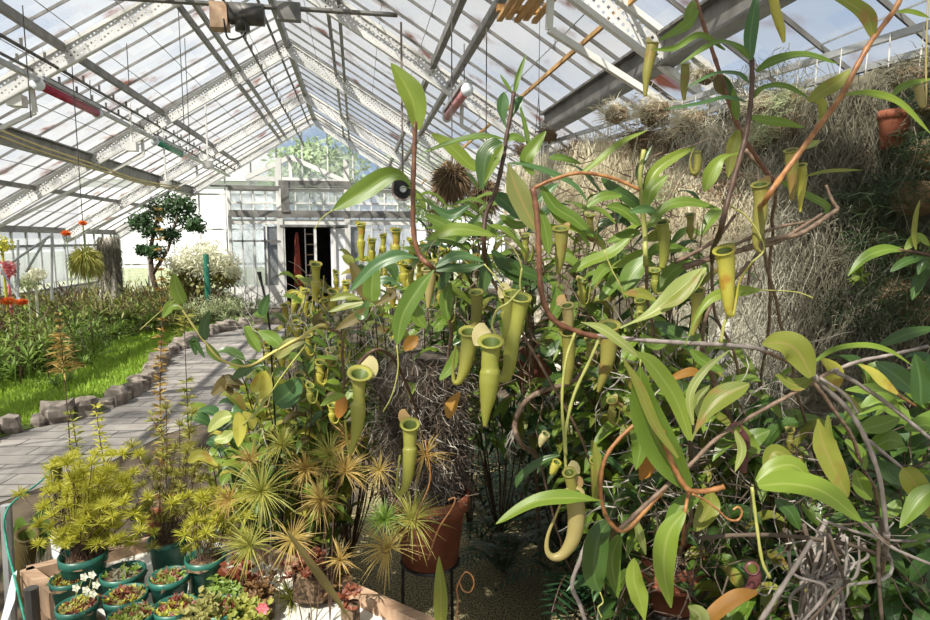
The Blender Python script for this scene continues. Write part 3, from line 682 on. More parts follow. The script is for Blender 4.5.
# dark leaved tree
c0 = G(163, 312, 0); c0 = V((c0.x, c0.y, 0)); D0 = screen(V((c0.x, c0.y, 1)))[2]
def on(px, py, d=None): return P(px, py, d or D0)
t = thing('small_tree', 'small tree with a rounded dark green crown above the left bed', 'tree', c0)
mb = MB()
for (x, y, r) in ((158,212,.40),(185,218,.36),(140,222,.30),(168,205,.38),(150,230,.28),(185,205,.28),(155,252,.25),(196,226,.24),(142,250,.16),(170,235,.25)): crown(mb, on(x, y, D0+R.uniform(-.2,.2)), r, 330, .055)
mb.build('crown', 'tree_leaf', t)
mb = MB(); mb.tube([c0, on(152,275), on(150,250), on(158,215)], [.07,.06,.05,.03], 8); mb.tube([on(152,275), on(168,250), on(178,215)], [.05,.035,.02], 7); mb.build('trunk', 'bark', t, True)
# ball of grassy leaves hanging
def hairball(name, label, cat, c, r, m, n=700, hang=None, down=.6, w=.004, group=None):
    t = thing(name, label, cat, c, group); mb = MB()
    for _ in range(n):
        d = V((R.gauss(0,1), R.gauss(0,1), R.gauss(0,.9))).normalized(); q = c+d*r*R.uniform(.2,.5); e = c+d*r*R.uniform(.75,1.15)-V((0,0,r*down*R.random()))
        mb.needle(q, e, w, .3)
    mb.build('foliage', m, t)
    mb = MB(); mb.lathe([(.001, -r*.55), (r*.45, -r*.3), (r*.5, .05*r), (.001, r*.3)], c, 12, .3); mb.build('root_ball', 'root_mass', t)
    if hang:
        mb = MB(); mb.tube([c, V((c.x, c.y, hang))], .006, 4); mb.build('hanger', 'dark_metal', t)
    return t
c = P(85, 257, 8.6); hairball('hanging_plant', 'yellow green grassy plant ball hanging over the left bed', 'plant', c, .24, 'needle_olive', 1300, roofz(c.x), .9, .006)
# old moss column
c = G(113, 318, 0); d = screen(V((c.x, c.y, 1)))[2]; tp = P(116, 236, d).z
t = thing('moss_column', 'grey brown mossy column standing in the left bed beside the hanging plant', 'column', (c.x, c.y, 0))
mb = MB(); mb.lathe([(.26, 0), (.20, tp*.4), (.16, tp*.8), (.10, tp*.97), (.001, tp)], (c.x, c.y, 0), 20, .5, 4); mb.build('core', 'cork', t, True)
mb = MB()
for _ in range(2600):
    an = R.uniform(0, 6.28); z = R.uniform(.5, tp); q = V((c.x+.18*math.cos(an), c.y+.18*math.sin(an), z)); mb.needle(q, q+V((R.gauss(0,.04)+.04*math.cos(an), R.gauss(0,.04)+.04*math.sin(an), -R.uniform(.1,.3))), .005)
mb.build('moss', 'moss_dark', t)
# cream flowering bush
c = G(200, 318, 0); d = screen(V((c.x, c.y, 1)))[2]
t = thing('flowering_bush', 'broad bush covered in cream white blossom near the far wall', 'bush', (c.x, c.y, 0))
mb = MB()
for (x, y, r) in ((190,262,.4),(215,258,.36),(180,275,.38),(225,270,.3),(200,280,.45)): crown(mb, P(x, y+8, d+.2), r, 360, .06)
mb.build('foliage', 'tuft_mixed', t)
mb = MB()
for (x, y, r) in ((188,256,.4),(208,250,.34),(225,262,.34),(178,264,.3),(232,272,.2),(205,266,.4)): crown(mb, P(x, y, d-.15), r, 600, .036, .7)
mb.build('blossom', 'flower_white', t)
mb = MB()
for k in range(6): mb.tube([c, P(185+k*8, 285, d), P(180+k*10, 262, d)], .02, 5)
mb.build('stem', 'bark', t)
# green post
c = G(209, 321, 0); d = screen(V((c.x, c.y, 1)))[2]; mb = MB(); mb.tube([(c.x, c.y, 0), (c.x, c.y, P(209, 254, d).z)], .055, 10); tag(mb.build('post', 'post_green'), 'dark green post in front of the cream blossom bush', 'post')
# black topped thin stake
# wire plant frames at the far left
fr = thing('crossed_rod_stand', 'thin metal stand with crossed rods at the left edge behind the bed', 'stand', G(30, 300, 0))
for a, b in (((0,268),(20,300)), ((12,262),(50,236)), ((26,272),(46,238)), ((52,232),(52,300)), ((18,240),(18,300))):
    mb = MB(); mb.tube([P(a[0], a[1], 9), P(b[0], b[1], 9)], .018, 5); mb.build('rod', 'galvanised', fr)
# bright blossoms far left
fb = []
for (x, y, m) in ((8, 268, 'flower_pink'), (35, 275, 'flower_white'), (28, 282, 'tuft_pale'), (2, 245, 'needle_yellow')):
    cc = P(x, y, 9.5); mb = MB(); crown(mb, cc, .17, 200, .035); mb.tube([cc, V((cc.x, cc.y, 0))], .02, 5); o = mb.build('flowering_shrub', m); tag(o, {'flower_pink': 'pink flowering shrub at the left edge behind the bed', 'flower_white': 'white flowering shrub right of the pink one, by the left glass wall', 'tuft_pale': 'pale leaved shrub below the white flowers by the left glass wall', 'needle_yellow': 'yellow green shrub at the left edge above the pink flowers'}[m], 'shrub')
# ================================================================== BENCH WITH POTS
TZ = .60
A, B, Cc = G(27, 578, TZ), G(213, 532, TZ), G(386, 612, TZ); Dd = A+(Cc-B)
A2, B2, C2, D2 = A, B, Cc+(Cc-B)*.9, Dd+(Cc-B)*.9
t = thing('potting_bench', 'low wooden bench covered in a white plastic sheet, bottom left', 'bench', ((A2+C2)/2-V((0,0,TZ))))
mb = MB(); vs = []; nx = 26
for i in range(nx+1):
    for j in range(nx+1):
        p = A2.lerp(B2, i/nx).lerp(D2.lerp(C2, i/nx), j/nx); q = noise.noise(V((p.x*9, p.y*9, 1)))*.006+noise.noise(V((p.x*25, p.y*25, 4)))*.003; vs.append((p.x, p.y, TZ-.008+q))
mb.add(vs, [(i*(nx+1)+j, (i+1)*(nx+1)+j, (i+1)*(nx+1)+j+1, i*(nx+1)+j+1) for i in range(nx) for j in range(nx)]); mb.build('sheet', 'white_sheet', t, True)
mb = MB(); mb.add([(p.x, p.y, TZ-.02) for p in (A2, B2, C2, D2)]+[(p.x, p.y, TZ-.05) for p in (A2, B2, C2, D2)], [(0,3,2,1),(4,5,6,7),(0,1,5,4),(1,2,6,5),(2,3,7,6),(3,0,4,7)]); mb.build('top', 'wood_raw', t)
for p, q in ((A2, B2), (B2, C2), (C2, D2), (D2, A2)):
    mb = MB(); mb.bar(p+V((0,0,-.01)), q+V((0,0,-.01)), .035, .085); mb.build('side_board', 'wood_raw', t)
for p in (A2, B2, C2, D2):
    cc = (A2+C2)/2; q = p.lerp(cc, .06); mb = MB(); mb.bar((q.x, q.y, 0), (q.x, q.y, TZ-.05), .06); mb.build('leg', 'wood_raw', t)
pots = []
def pot(px, py, wpx, h, rimz=None, name='flower_pot', label='', m='green_plastic', z0=TZ):
    rz = z0+h; c = G(px, py, rz); d = screen(c)[2]; r = wpx/2/F*d; c = V((c.x, c.y, z0))
    t = thing(name, label, 'pot', c)
    mb = MB(); mb.lathe([(.001, .0), (r*.72, 0), (r*.93, h*.80), (r*.95, h*.81), (r, h*.82), (r, h), (r*.93, h), (r*.90, h*.84), (r*.001, h*.84)], c, 32); mb.build('body', m, t, True)
    mb = MB(); vs = []
    mb.lathe([(r*.90, h*.86), (r*.7, h*.89), (r*.4, h*.92), (.001, h*.93)], c, 20, .8, px); mb.build('soil', 'potting_soil', t)
    return t, c, r, h
def stars(mb, c, rad, n, w=.0011, hemi=-.4, jit=.25):
    for _ in range(n):
        d = V((R.gauss(0,1), R.gauss(0,1), R.gauss(0,1))).normalized()
        if d.z < hemi: d.z = -d.z
        mb.needle(c, c+d*rad*R.uniform(1-jit, 1.05), w, .12)
potlist = [
 (83,553,44,.15,'large green pot with a bushy yellow feathery plant','yb'),
 (168,537,38,.13,'green pot at the rear with yellow feathery shoots, right of the large one','ys'),
 (205,556,38,.13,'green pot with olive yellow shoots, rightmost of the green pots','ys'),
 (123,571,42,.10,'green pot with dark soil in the middle of the tray','so'),
 (70,577,36,.10,'green pot with red and buff seedlings at the left corner of the bench','rd'),
 (77,604,38,.10,'green pot with red seedlings and white flowers, front left','rw'),
 (125,594,42,.09,'green pot with red and yellow seedlings below the dark soil pot','rd'),
 (169,575,38,.11,'green pot with maroon and lime rosettes below the rear pot','rg'),
 (131,614,44,.09,'green pot with dull bronze rosettes, lowest in the middle','rg'),
 (175,605,42,.09,'green pot with red and lime seedlings at the bottom edge','rd'),
 (222,606,42,.09,'pot with lime tufts at the bottom edge, right of the others','rg')]
for (x, y, w, h, lab, kind) in potlist:
    t, c, r, h = pot(x, y, w, h, label=lab); top = c+V((0,0,h*.9))
    if kind in ('rd', 'rg', 'rw', 'so'):
        n = {'rd': 60, 'rg': 60, 'rw': 60, 'so': 24}[kind]
        for m, k in (('red_leaf', .6 if kind in ('rd','rw') else .45), ('tuft_mixed', .3), ('needle_yellow' if kind != 'rg' else 'leaf_bright', .35)):
            if kind == 'so': m = 'leaf_green' if m == 'red_leaf' else 'moss_dark'
            mb = MB()
            for _ in range(int(n*k)):
                an = R.uniform(0, 6.28); q = top+V((math.cos(an), math.sin(an), 0))*r*.85*math.sqrt(R.random())
                for j in range(5):
                    d = V((R.gauss(0,1), R.gauss(0,1), R.uniform(.2,1.4))).normalized(); l = R.uniform(.008,.022)
                    mb.blade([q, q+d*l*.5, q+d*l], .0042, V((0,-.4,1)).normalized(), p_ovt, .3, 2)
            mb.build('seedlings', m, t)
    if kind == 'rw':
        mb = MB(); ms = MB()
        for (fx, fy) in ((84,577),(92,575),(76,588),(86,590),(93,594),(96,585)):
            q = P(fx, fy, screen(c)[2]-.02); ms.tube([top+V((R.uniform(-.02,.02), 0, 0)), q], .001, 4)
            for a in range(5): an = a*1.257; e = (rt*math.cos(an)+up*math.sin(an)); mb.blade([q, q+e*.006, q+e*.012], .005, (CP-q).normalized(), p_ovt, .1, 2)
        mb.build('flower', 'flower_white', t); ms.build('stem', 'stem_green', t)
# feathery yellow plants: stars on stems
def feather(parent, base, items, d, m='needle_yellow', rad=.028, n=70, sm='stem_dark'):
    mb = MB(); st = MB()
    for (x, y, s) in items:
        q = P(x, y, d+R.uniform(-.10,.10)); stars(mb, q, rad*s*1.15, n, .0012); b = base+V((R.uniform(-.03,.03), R.uniform(-.03,.03), 0)); st.tube(catmull([b, b.lerp(q, .5)+V((R.uniform(-.02,.02), 0, .01)), q], 4), .0010, 4)
    mb.build('foliage', m, parent); st.build('stem', sm, parent)
def potof(s): return [o for o in bpy.data.objects if o.get('label', '') == s][0]
pb_ = potof(potlist[0][4]); d0 = screen(pb_.location)[2]
it = [(R.gauss(90, 27), R.gauss(500, 24), R.uniform(.8,1.3)) for _ in range(125)]+[(R.uniform(48,128), R.uniform(520,548), 1) for _ in range(22)]+[(45,505,1.1),(108,537,1),(83,540,1),(98,541,1),(140,532,1.2),(128,487,1.1),(73,478,1),(60,490,1.1)]
it = [(x, min(max(y, 455), 545), s) for x, y, s in it]
pl = thing('feathery_plant', 'bright yellow feathery plant growing in the large green pot', 'plant', pb_.location+V((0,0,.13))); feather(pl, pb_.location+V((0,0,.13)), it, d0)
pb_ = potof(potlist[1][4]); d1 = screen(pb_.location)[2]
it = [(R.gauss(182, 27), R.gauss(484, 28), R.uniform(.7,1.15)) for _ in range(70)]
pl = thing('feathery_plant', 'yellow olive feathery plant in the rear green pot', 'plant', pb_.location+V((0,0,.11))); feather(pl, pb_.location+V((0,0,.11)), it, d1, 'needle_olive', .030, 60)
pb_ = potof(potlist[2][4]); d2 = screen(pb_.location)[2]
it = [(R.gauss(206, 20), R.gauss(520, 20), R.uniform(.8,1.2)) for _ in range(48)]
pl = thing('feathery_plant', 'lime yellow feathery plant in the rightmost green pot', 'plant', pb_.location+V((0,0,.11))); feather(pl, pb_.location+V((0,0,.11)), it, d2, 'needle_yellow', .030, 60)
# tall thin spikes with whorls of narrow leaves
def spike(pts, d, whorls, label, m='needle_rust', ln=12, base=None, n=12, name='whorled_spike'):
    b = base or P(pts[0][0], pts[0][1], d); t = thing(name, label, 'plant', b)
    w3 = ([b] if base else [])+[P(x, y, d) for x, y in pts]; c = catmull(w3, 8)
    mb = MB(); mb.tube(c, [.0028*(1-.6*i/len(c)) for i in range(len(c))], 5); mb.build('stem', 'stem_dark', t)
    mb = MB()
    for (y0, y1, step, L0, L1) in whorls:
        y = y0
        while y > y1:
            # stem x at this row
            for (xa, ya), (xb, yb) in zip(pts, pts[1:]):
                if min(ya, yb) <= y <= max(ya, yb): x = xa+(xb-xa)*(y-ya)/((yb-ya) or 1)
            f = (y0-y)/max(1, y0-y1); ll = (L0+(L1-L0)*f)/F*d; q = P(x, y, d)
            for k in range(n):
                an = R.uniform(0, 6.28); dr = V((math.cos(an), math.sin(an), R.uniform(-.2,.7))).normalized(); mb.needle(q, q+dr*ll*R.uniform(.7,1.1), .0013*d, .2)
            y -= step
    mb.build('foliage', m, t)
bs = P(83, 540, 2.15)
bs_ = potof(potlist[0][4]).location+V((0,0,.13))
spike([(72,470),(68,420),(63,360),(58,312)], 2.1, [(372,335,5,22,12),(335,310,7,8,4)], 'tall spike with a tuft of yellow needles, leftmost over the lawn', 'needle_rust', base=bs_)
bs2 = potof(potlist[1][4]).location+V((0,0,.11))
spike([(165,480),(160,400),(162,300),(158,205)], 2.1, [(470,330,7,14,9),(330,206,10,9,5)], 'tallest thin spike with rusty yellow whorls before the tree', 'needle_rust', base=bs2)
spike([(192,500),(188,420),(184,318)], 2.05, [(470,380,8,14,10),(332,312,5,16,14)], 'thin spike with a flat yellow green whorl on top, above the path', 'needle_olive', base=bs2+V((.03,0,0)))
spike([(110,500),(100,440),(95,400)], 2.1, [(470,400,7,13,7)], 'short feathery spike in front of the border stones, left one', 'needle_yellow', base=bs_+V((.04,0,0)))
spike([(80,480),(74,430),(70,410)], 2.1, [(470,412,7,13,9)], 'short feathery spike over the paving, right of the dark post', 'needle_olive', base=bs_+V((-.03,0,0)))
spike([(172,500),(168,450),(150,415)], 2.05, [(470,412,7,14,9)], 'short feathery spike leaning left over the paving', 'needle_olive', base=bs2+V((-.03,0,0)))
# grassy green blades in front of the rightmost pots
t = thing('grass_tuft', 'thin green grass blades before the rightmost green pot', 'grass', G(205, 592, TZ)); mb = MB()
for (a, b) in (((217,592),(196,540)),((207,590),(188,550)),((200,590),(186,548)),((212,596),(208,545)),((190,592),(184,556)),((222,585),(206,528))):
    mb.blade([P(*a, 1.85), P((a[0]+b[0])/2+2, (a[1]+b[1])/2, 1.83), P(*b, 1.82)], .0022, -fw, lambda k: 1-k*.8, .1, 2)
mb.build('foliage', 'grass', t)
# stakes, rope and label at the left corner
def stake(px, top, bot, d, r, m, lab):
    b = P(px, bot, d); mb = MB(); mb.tube([V((b.x, b.y, 0)), P(px, top, d)], r, 8); tag(mb.build('stake', m), lab, 'stake')
stake(57, 461, 490, 2.6, .018, 'black_metal', 'dark green capped stake standing by the path behind the yellow plant')
stake(6, 505, 600, 2.1, .017, 'galvanised', 'grey pipe stake at the left edge of the photo')
stake(31, 588, 620, 1.75, .018, 'dark_metal', 'short dark stake at the bottom left, near the bench corner')
mb = MB(); mb.tube(catmull([P(57,463,2.58), P(40,482,2.4), P(8,508,2.08), P(6,540,2.06), P(14,575,1.9), P(20,600,1.8), P(26,625,1.75)], 5), .0035, 6); tag(mb.build('rope', 'rope_green', None, True), 'thin green rope tied between the stakes at left', 'rope')
def tagp(pts, d, lab, m='plastic_white'):
    mb = MB(); mb.add([P(x, y, d) for x, y in pts]+[P(x, y, d+.002) for x, y in pts], [tuple(range(len(pts))), tuple(range(2*len(pts)-1, len(pts)-1, -1))]+[(i, (i+1) % len(pts), (i+1) % len(pts)+len(pts), i+len(pts)) for i in range(len(pts))])
    tag(mb.build('plant_label', m), lab, 'label')
tagp([(12,575),(17,570),(15,600),(6,624),(0,624)], 1.9, 'white blue plastic label strip at the left edge by the green rope')
tagp([(50,538),(58,534),(61,548),(56,565),(52,555)], 2.0, 'small white blue plastic label left of the large green pot')
stake(270, 512-0, 560, 1.95, .002, 'galvanised', 'thin wire stake between the needle plants')
# ================================================================== MOSS WALL ON THE RIGHT
wa, wb = P(540, 128, 6.6), P(930, 32, 2.9)
wd = V((wb.x-wa.x, wb.y-wa.y, 0)); wlen = wd.length; wd.normalize(); wn = V((wd.y, -wd.x, 0))
if wn.dot(CP-wa) < 0: wn = -wn
def MW(px, py, off=0.0):
    r = ray(px, py); q = wa+wn*off; t = (q-CP).dot(wn)/r.dot(wn); return CP+r*t
WT = 2.50
s0, s1 = -.9, wlen+1.1
def ws(s, z, off=0): return V((wa.x, wa.y, 0))+wd*s+wn*off+V((0,0,z))
t = thing('mossy_partition', 'tall mossy partition, shade coloured into its right half, along the right side of the glasshouse', 'partition', ws(wlen/2, 0))
mb = MB(); vs = []; nx, nz = 130, 60
for i in range(nx+1):
    for j in range(nz+1):
        s = s0+(s1-s0)*i/nx; z = WT*j/nz; k = noise.noise(V((s*1.6, z*1.6, 3)))*.14+noise.noise(V((s*5, z*5, 1)))*.07+noise.noise(V((s*15, z*15, 1)))*.03
        vs.append(ws(s, z+(.10*noise.noise(V((s*3, 0, 0))) if j == nz else 0), k*(1 if j < nz else .3)))
mb.add(vs, [(i*(nz+1)+j, (i+1)*(nz+1)+j, (i+1)*(nz+1)+j+1, i*(nz+1)+j+1) for i in range(nx) for j in range(nz)])
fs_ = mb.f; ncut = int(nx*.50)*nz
mb.f = fs_[:ncut]; mb.build('pale_face', 'wallpale', t); mb.f = fs_[ncut:]; mb.build('shade_face', 'wallmoss_shade', t)  # right half is coloured dark to stand in for shade
mb = MB(); mb.add([ws(s0, 0, -.16), ws(s1, 0, -.16), ws(s1, WT, -.16), ws(s0, WT, -.16), ws(s0, 0, -.22), ws(s1, 0, -.22), ws(s1, WT, -.22), ws(s0, WT, -.22)], [(0,1,2,3),(7,6,5,4),(3,2,6,7),(0,3,7,4),(1,5,6,2)]); mb.build('back_board', 'bark', t)
for z in (WT+.16, WT+.04):
    mb = MB(); mb.bar(ws(s0, z, -.02), ws(s1, z, -.02), .03, .035); mb.build('rail', 'galvanised', t)
s = s0+.1
k = 0
while s < s1:
    mb = MB(); mb.tube([ws(s, WT-.25, .02), ws(s+R.uniform(-.02,.02), WT+.17, .0)], .003, 5); mb.build('wire', 'white_metal', t); s += .14; k += 1
# hanging beards of spanish moss
def strands(mb, top, n, spread, lo, hi, w=.0022, curl=.018, seg=9):
    for _ in range(n):
        q = top+wd*R.gauss(0, spread)+wn*R.uniform(0, .16)+V((0,0,R.uniform(-.25,.08))); l = R.uniform(lo, hi); pts = []; ph = R.uniform(0, 6); fr = R.uniform(5, 11)
        for i in range(seg+1):
            f = i/seg; pts.append(q+V((math.sin(ph+f*fr)*curl*(1+f)+R.gauss(0,.005), math.cos(ph*1.3+f*fr)*curl*(1+f), -l*f)))
        mb.blade(pts, w, V((R.uniform(-1,1), R.uniform(-1,1), .2)).normalized(), lambda k: 1-.5*k, 0, 1)
def frizz(mb, top, n, spread, lo, hi, w=.0018):
    for _ in range(n):
        q = top+wd*R.gauss(0, spread)+wn*R.uniform(.02, .2)-V((0,0,R.uniform(0, hi))); d = V((R.gauss(0,1), R.gauss(0,1), R.gauss(-.4,1))).normalized(); mb.needle(q, q+d*R.uniform(.02,.06), w, .5)
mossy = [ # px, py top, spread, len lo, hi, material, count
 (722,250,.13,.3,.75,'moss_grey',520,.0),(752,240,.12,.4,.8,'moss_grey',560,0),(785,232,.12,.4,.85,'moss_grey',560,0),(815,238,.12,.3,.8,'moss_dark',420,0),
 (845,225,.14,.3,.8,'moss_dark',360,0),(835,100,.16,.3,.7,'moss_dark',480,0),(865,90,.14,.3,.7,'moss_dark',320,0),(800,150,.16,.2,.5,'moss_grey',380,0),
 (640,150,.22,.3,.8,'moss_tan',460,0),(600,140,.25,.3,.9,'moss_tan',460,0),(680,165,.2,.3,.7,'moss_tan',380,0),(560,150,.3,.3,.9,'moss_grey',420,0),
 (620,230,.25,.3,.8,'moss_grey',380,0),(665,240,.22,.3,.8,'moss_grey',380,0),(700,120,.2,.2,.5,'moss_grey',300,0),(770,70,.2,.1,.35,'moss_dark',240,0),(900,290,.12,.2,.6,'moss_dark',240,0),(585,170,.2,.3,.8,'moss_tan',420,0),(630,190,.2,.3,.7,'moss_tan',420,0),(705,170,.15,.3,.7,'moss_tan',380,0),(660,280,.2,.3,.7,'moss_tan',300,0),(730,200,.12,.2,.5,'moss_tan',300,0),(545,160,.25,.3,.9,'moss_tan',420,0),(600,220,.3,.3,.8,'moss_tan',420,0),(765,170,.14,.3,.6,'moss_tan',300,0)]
mo = {}
for (x, y, sp, lo, hi, m, n, off) in mossy:
    c = MW(x, y, .05); mb = MB(); strands(mb, c, n, sp, lo, hi, .0018 if m != 'moss_tan' else .0024); frizz(mb, c, n*2, sp*1.1, lo, hi)
    o = mb.build('spanish_moss', m); o['_c'] = c; tag(o, 'x', 'moss', 'beards of hanging moss on the partition'); mo.setdefault(m, []).append(o)
for m, l in (('moss_grey', 'grey'), ('moss_dark', 'shade coloured dark grey'), ('moss_tan', 'pale tan')): order(mo[m], 'beard of %s hanging moss on the partition' % l, '')  # dark beards are coloured as if in shade
# air plant cushions
def cushion(px, py, rpx, m, n=520, wpl=.0026, off=.12):
    c = MW(px, py, off); d = screen(c)[2]; r = rpx/F*d; t = thing('air_plant', 'x', 'plant', c, 'air plants on the partition'); mb = MB()
    for _ in range(n):
        a = c+V((R.gauss(0,1), R.gauss(0,1), R.gauss(0,.7)))*r*.38; dd = (V((R.gauss(0,1), R.gauss(0,1), R.gauss(.4,.8)))+wn*.6).normalized(); l = r*R.uniform(.3,.65)
        mb.blade([a, a+dd*l*.5, a+dd*l-V((0,0,l*.25))], wpl*R.uniform(.7,1.2)*(d/3.2), wn, lambda k: max(.05, 1-k), .2, 1)
    mb.build('foliage', m, t)
    mb = MB(); mb.lathe([(.001, -r*.6), (r*.5, -r*.35), (r*.6, 0), (r*.4, r*.3), (.001, r*.4)], c-wn*.05, 12, .5, px); mb.build('root_ball', 'moss_brown', t); return t
cu = {}
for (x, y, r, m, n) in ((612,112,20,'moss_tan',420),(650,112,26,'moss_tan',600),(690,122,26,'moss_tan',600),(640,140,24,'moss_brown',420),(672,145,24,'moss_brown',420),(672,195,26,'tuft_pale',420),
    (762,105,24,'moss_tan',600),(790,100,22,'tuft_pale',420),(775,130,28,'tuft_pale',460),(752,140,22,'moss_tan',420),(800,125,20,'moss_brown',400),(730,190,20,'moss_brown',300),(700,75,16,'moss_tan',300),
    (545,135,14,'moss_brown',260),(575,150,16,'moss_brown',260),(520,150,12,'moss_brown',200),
    (868,200,34,'tuft_shade',620),(905,195,40,'tuft_shade',700),(880,240,36,'tuft_shade',600),(915,250,36,'tuft_shade',600),(890,290,38,'tuft_shade',600),(850,260,22,'moss_dark',300),(925,150,34,'tuft_shade',600),(860,160,22,'moss_dark',320),
    (900,75,24,'moss_dark',400),(925,100,28,'tuft_shade',400),(850,310,28,'tuft_shade',400),(880,330,30,'tuft_shade',400),(920,310,36,'tuft_shade',500),(935,60,24,'moss_dark',300)):
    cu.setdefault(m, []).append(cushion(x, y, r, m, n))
for m, l in (('moss_tan', 'straw coloured'), ('moss_brown', 'brown dried'), ('tuft_pale', 'pale silvery green'), ('tuft_shade', 'shade coloured dark green'), ('moss_dark', 'shade coloured dull grey')): order(cu[m], '%s air plant cushion on the partition' % l, '')  # dark and dull grey cushions carry the shade in their colour
# small lime bromeliad
c = MW(862, 275, .18); t = thing('bromeliad', 'tiny lime yellow rosette plant on the shade coloured moss at right', 'plant', c); mb = MB()
for k in range(22):
    an = R.uniform(0, 6.28); dd = (wn*R.uniform(.2,.8)+wd*math.cos(an)*.7+V((0,0,1))*math.sin(an)*.7).normalized(); mb.blade([c, c+dd*.035, c+dd*.07], .009, wn, p_ovt, .3, 2)
mb.build('foliage', 'leaf_bright', t)
# terracotta pot hanging on the partition
def tpot(c, r, h, label, m='terracotta', rib=0, name='clay_pot'):
    t = thing(name, label, 'pot', c); mb = MB(); pr = [(.001, 0), (r*.70, 0), (r*.88, h*.76)]
    pr += [(r*.90, h*.78), (r, h*.79), (r, h), (r*.93, h), (r*.88, h*.86), (.001, h*.86)] if not rib else [(r, h*.5), (r*.98, h*.58), (r*.94, h*.6), (r, h*.64), (r*.98, h*.76), (r*.94, h*.78), (r, h*.82), (r, h), (r*.9, h), (r*.88, h*.86), (.001, h*.86)]
    mb.lathe(pr, c, 36); mb.build('body', m, t, True)
    mb = MB(); mb.lathe([(r*.88, h*.86), (r*.5, h*.95), (.001, h*1.0)], c, 16, .9, 2); mb.build('soil', 'potting_soil', t); return t
c = MW(892, 148, .13); d = screen(c)[2]; tp = tpot(c, 15/F*d, 36/F*d, 'small terracotta pot hung on the mossy partition, upper right')
mb = MB(); mb.tube([c+V((0,0,.16)), c+V((0,0,.3))-wn*.1, c+V((0,0,.4))-wn*.12], .003, 4); mb.build('hanger', 'dark_metal', tp)
# brown moss balls hanging further back
hairball('hanging_moss_ball', 'brown shaggy moss ball hanging right of the red stem, nearest of two', 'plant', P(452,178,5.2), .20, 'moss_brown', 1500, 3.6, .7, .0045)
hairball('hanging_moss_ball', 'smaller brown moss ball hanging below the pink tube light', 'plant', P(486,192,5.6), .17, 'moss_brown', 1100, 3.5, .7, .0045)
# twiggy bush behind the red stem, white sunlit
# ================================================================== BEDS AND POTS
BZ = .40
bedp = [G(655, 640, BZ), G(640, 560, BZ), G(660, 500, BZ), G(700, 455, BZ)]
pts = [V((bedp[0].x, .9, 0)), bedp[0], bedp[1], bedp[2], bedp[3], ws(wlen*.45, 0, .1), ws(s1, 0, .1), V((3.2, .9, 0))]
mb = MB(); n = len(pts); mb.add([(p.x, p.y, BZ) for p in pts]+[(p.x, p.y, 0) for p in pts], [tuple(range(n))]+[(i, (i+1) % n, (i+1) % n+n, i+n) for i in range(n)])
struct('planting_bed', mb, 'soil')
def stand(t, c, r, m='black_metal'):
    mb = MB(); mb.tube([c+V((math.cos(a*.5236)*r, math.sin(a*.5236)*r, 0)) for a in range(13)], .006, 5); mb.build('stand_ring', m, t)
    for a in (.6, 2.7, 4.8):
        e = V((math.cos(a), math.sin(a), 0)); mb = MB(); mb.tube([c+e*r, V((c.x, c.y, 0))+e*r*1.1], .006, 5); mb.build('stand_leg', m, t)
c = P(430, 560, 2.15); cpot = tpot(c, .137, .25, 'large terracotta pot on a black iron stand, bottom centre', 'terracotta'); stand(cpot, c, .10)
cp0 = c
c = P(535, 392, 2.5); p2 = tpot(c, .085, .19, 'dull red clay pot behind the pitchers at the centre of the photo', 'terracotta_dark'); 
for a_ in (.5, 2.6, 4.7): mb = MB(); mb.tube([c+V((math.cos(a_)*.085, math.sin(a_)*.085, .18)), V((c.x, c.y, 2.2))], .0012, 4); mb.build('hanger', 'dark_metal', p2)
mb = MB(); mb.tube([V((c.x, c.y, 2.2)), V((c.x, c.y, roofz(c.x)))], .0015, 4); mb.build('hanger', 'dark_metal', p2)
c = P(672, 606, 1.95); p3 = tpot(c, .10, .17, 'ribbed terracotta pot half hidden behind long leaves at lower right', 'terracotta', 1); stand(p3, c, .08)
c = P(470, 468, 3.2)
# root mass on the big pot
c = cp0+V((0,0,.22)); t = thing('root_ball', 'tall tangle of dead roots and fibre rising from the large terracotta pot', 'roots', c)
mb = MB(); tz = P(430, 345, 2.2).z-c.z
mb.lathe([(.10, -.0), (.125, .05), (.13, tz*.3), (.12, tz*.55), (.13, tz*.8), (.09, tz*.96), (.001, tz)], c+V((-.02,.04,0)), 26, .5, 7); mb.build('core', 'root_mass', t)
for nm, n, w, m in (('pale_roots', 700, .0015, 'root_pale'), ('dark_roots', 1500, .0020, 'root_dark')):
    mb = MB()
    for _ in range(n):
        an = R.uniform(0, 6.28); z = R.uniform(.02, tz); q = c+V((math.cos(an)*.13-.02, math.sin(an)*.13+.02, z)); p = [q]
        dd = V((math.cos(an)*.5+R.gauss(0,.6), math.sin(an)*.5+R.gauss(0,.5), R.gauss(-.4,.7))).normalized()
        for i in range(4): dd = (dd+V((R.gauss(0,.4), R.gauss(0,.4), R.gauss(-.1,.4)))).normalized(); p.append(p[-1]+dd*R.uniform(.008,.028))
        mb.tube(p, [w*R.uniform(.4,.9)]*5, 3, False)
    mb.build(nm[:-1]+'_tangle', m, t)
# a trunk of pale cork among the leaves
c = P(690, 470, 2.3); mb = MB(); w_ = .055
mb.tube([V((c.x, c.y, BZ-.02)), c, P(706, 420, 2.35), P(720, 350, 2.5), P(726, 320, 2.6)], [w_*1.2, w_, w_*1.0, w_*.7, .02], 14); tag(mb.build('cork_branch', 'cork'), 'pale cork bark branch standing behind the yellow olive leaf', 'branch')
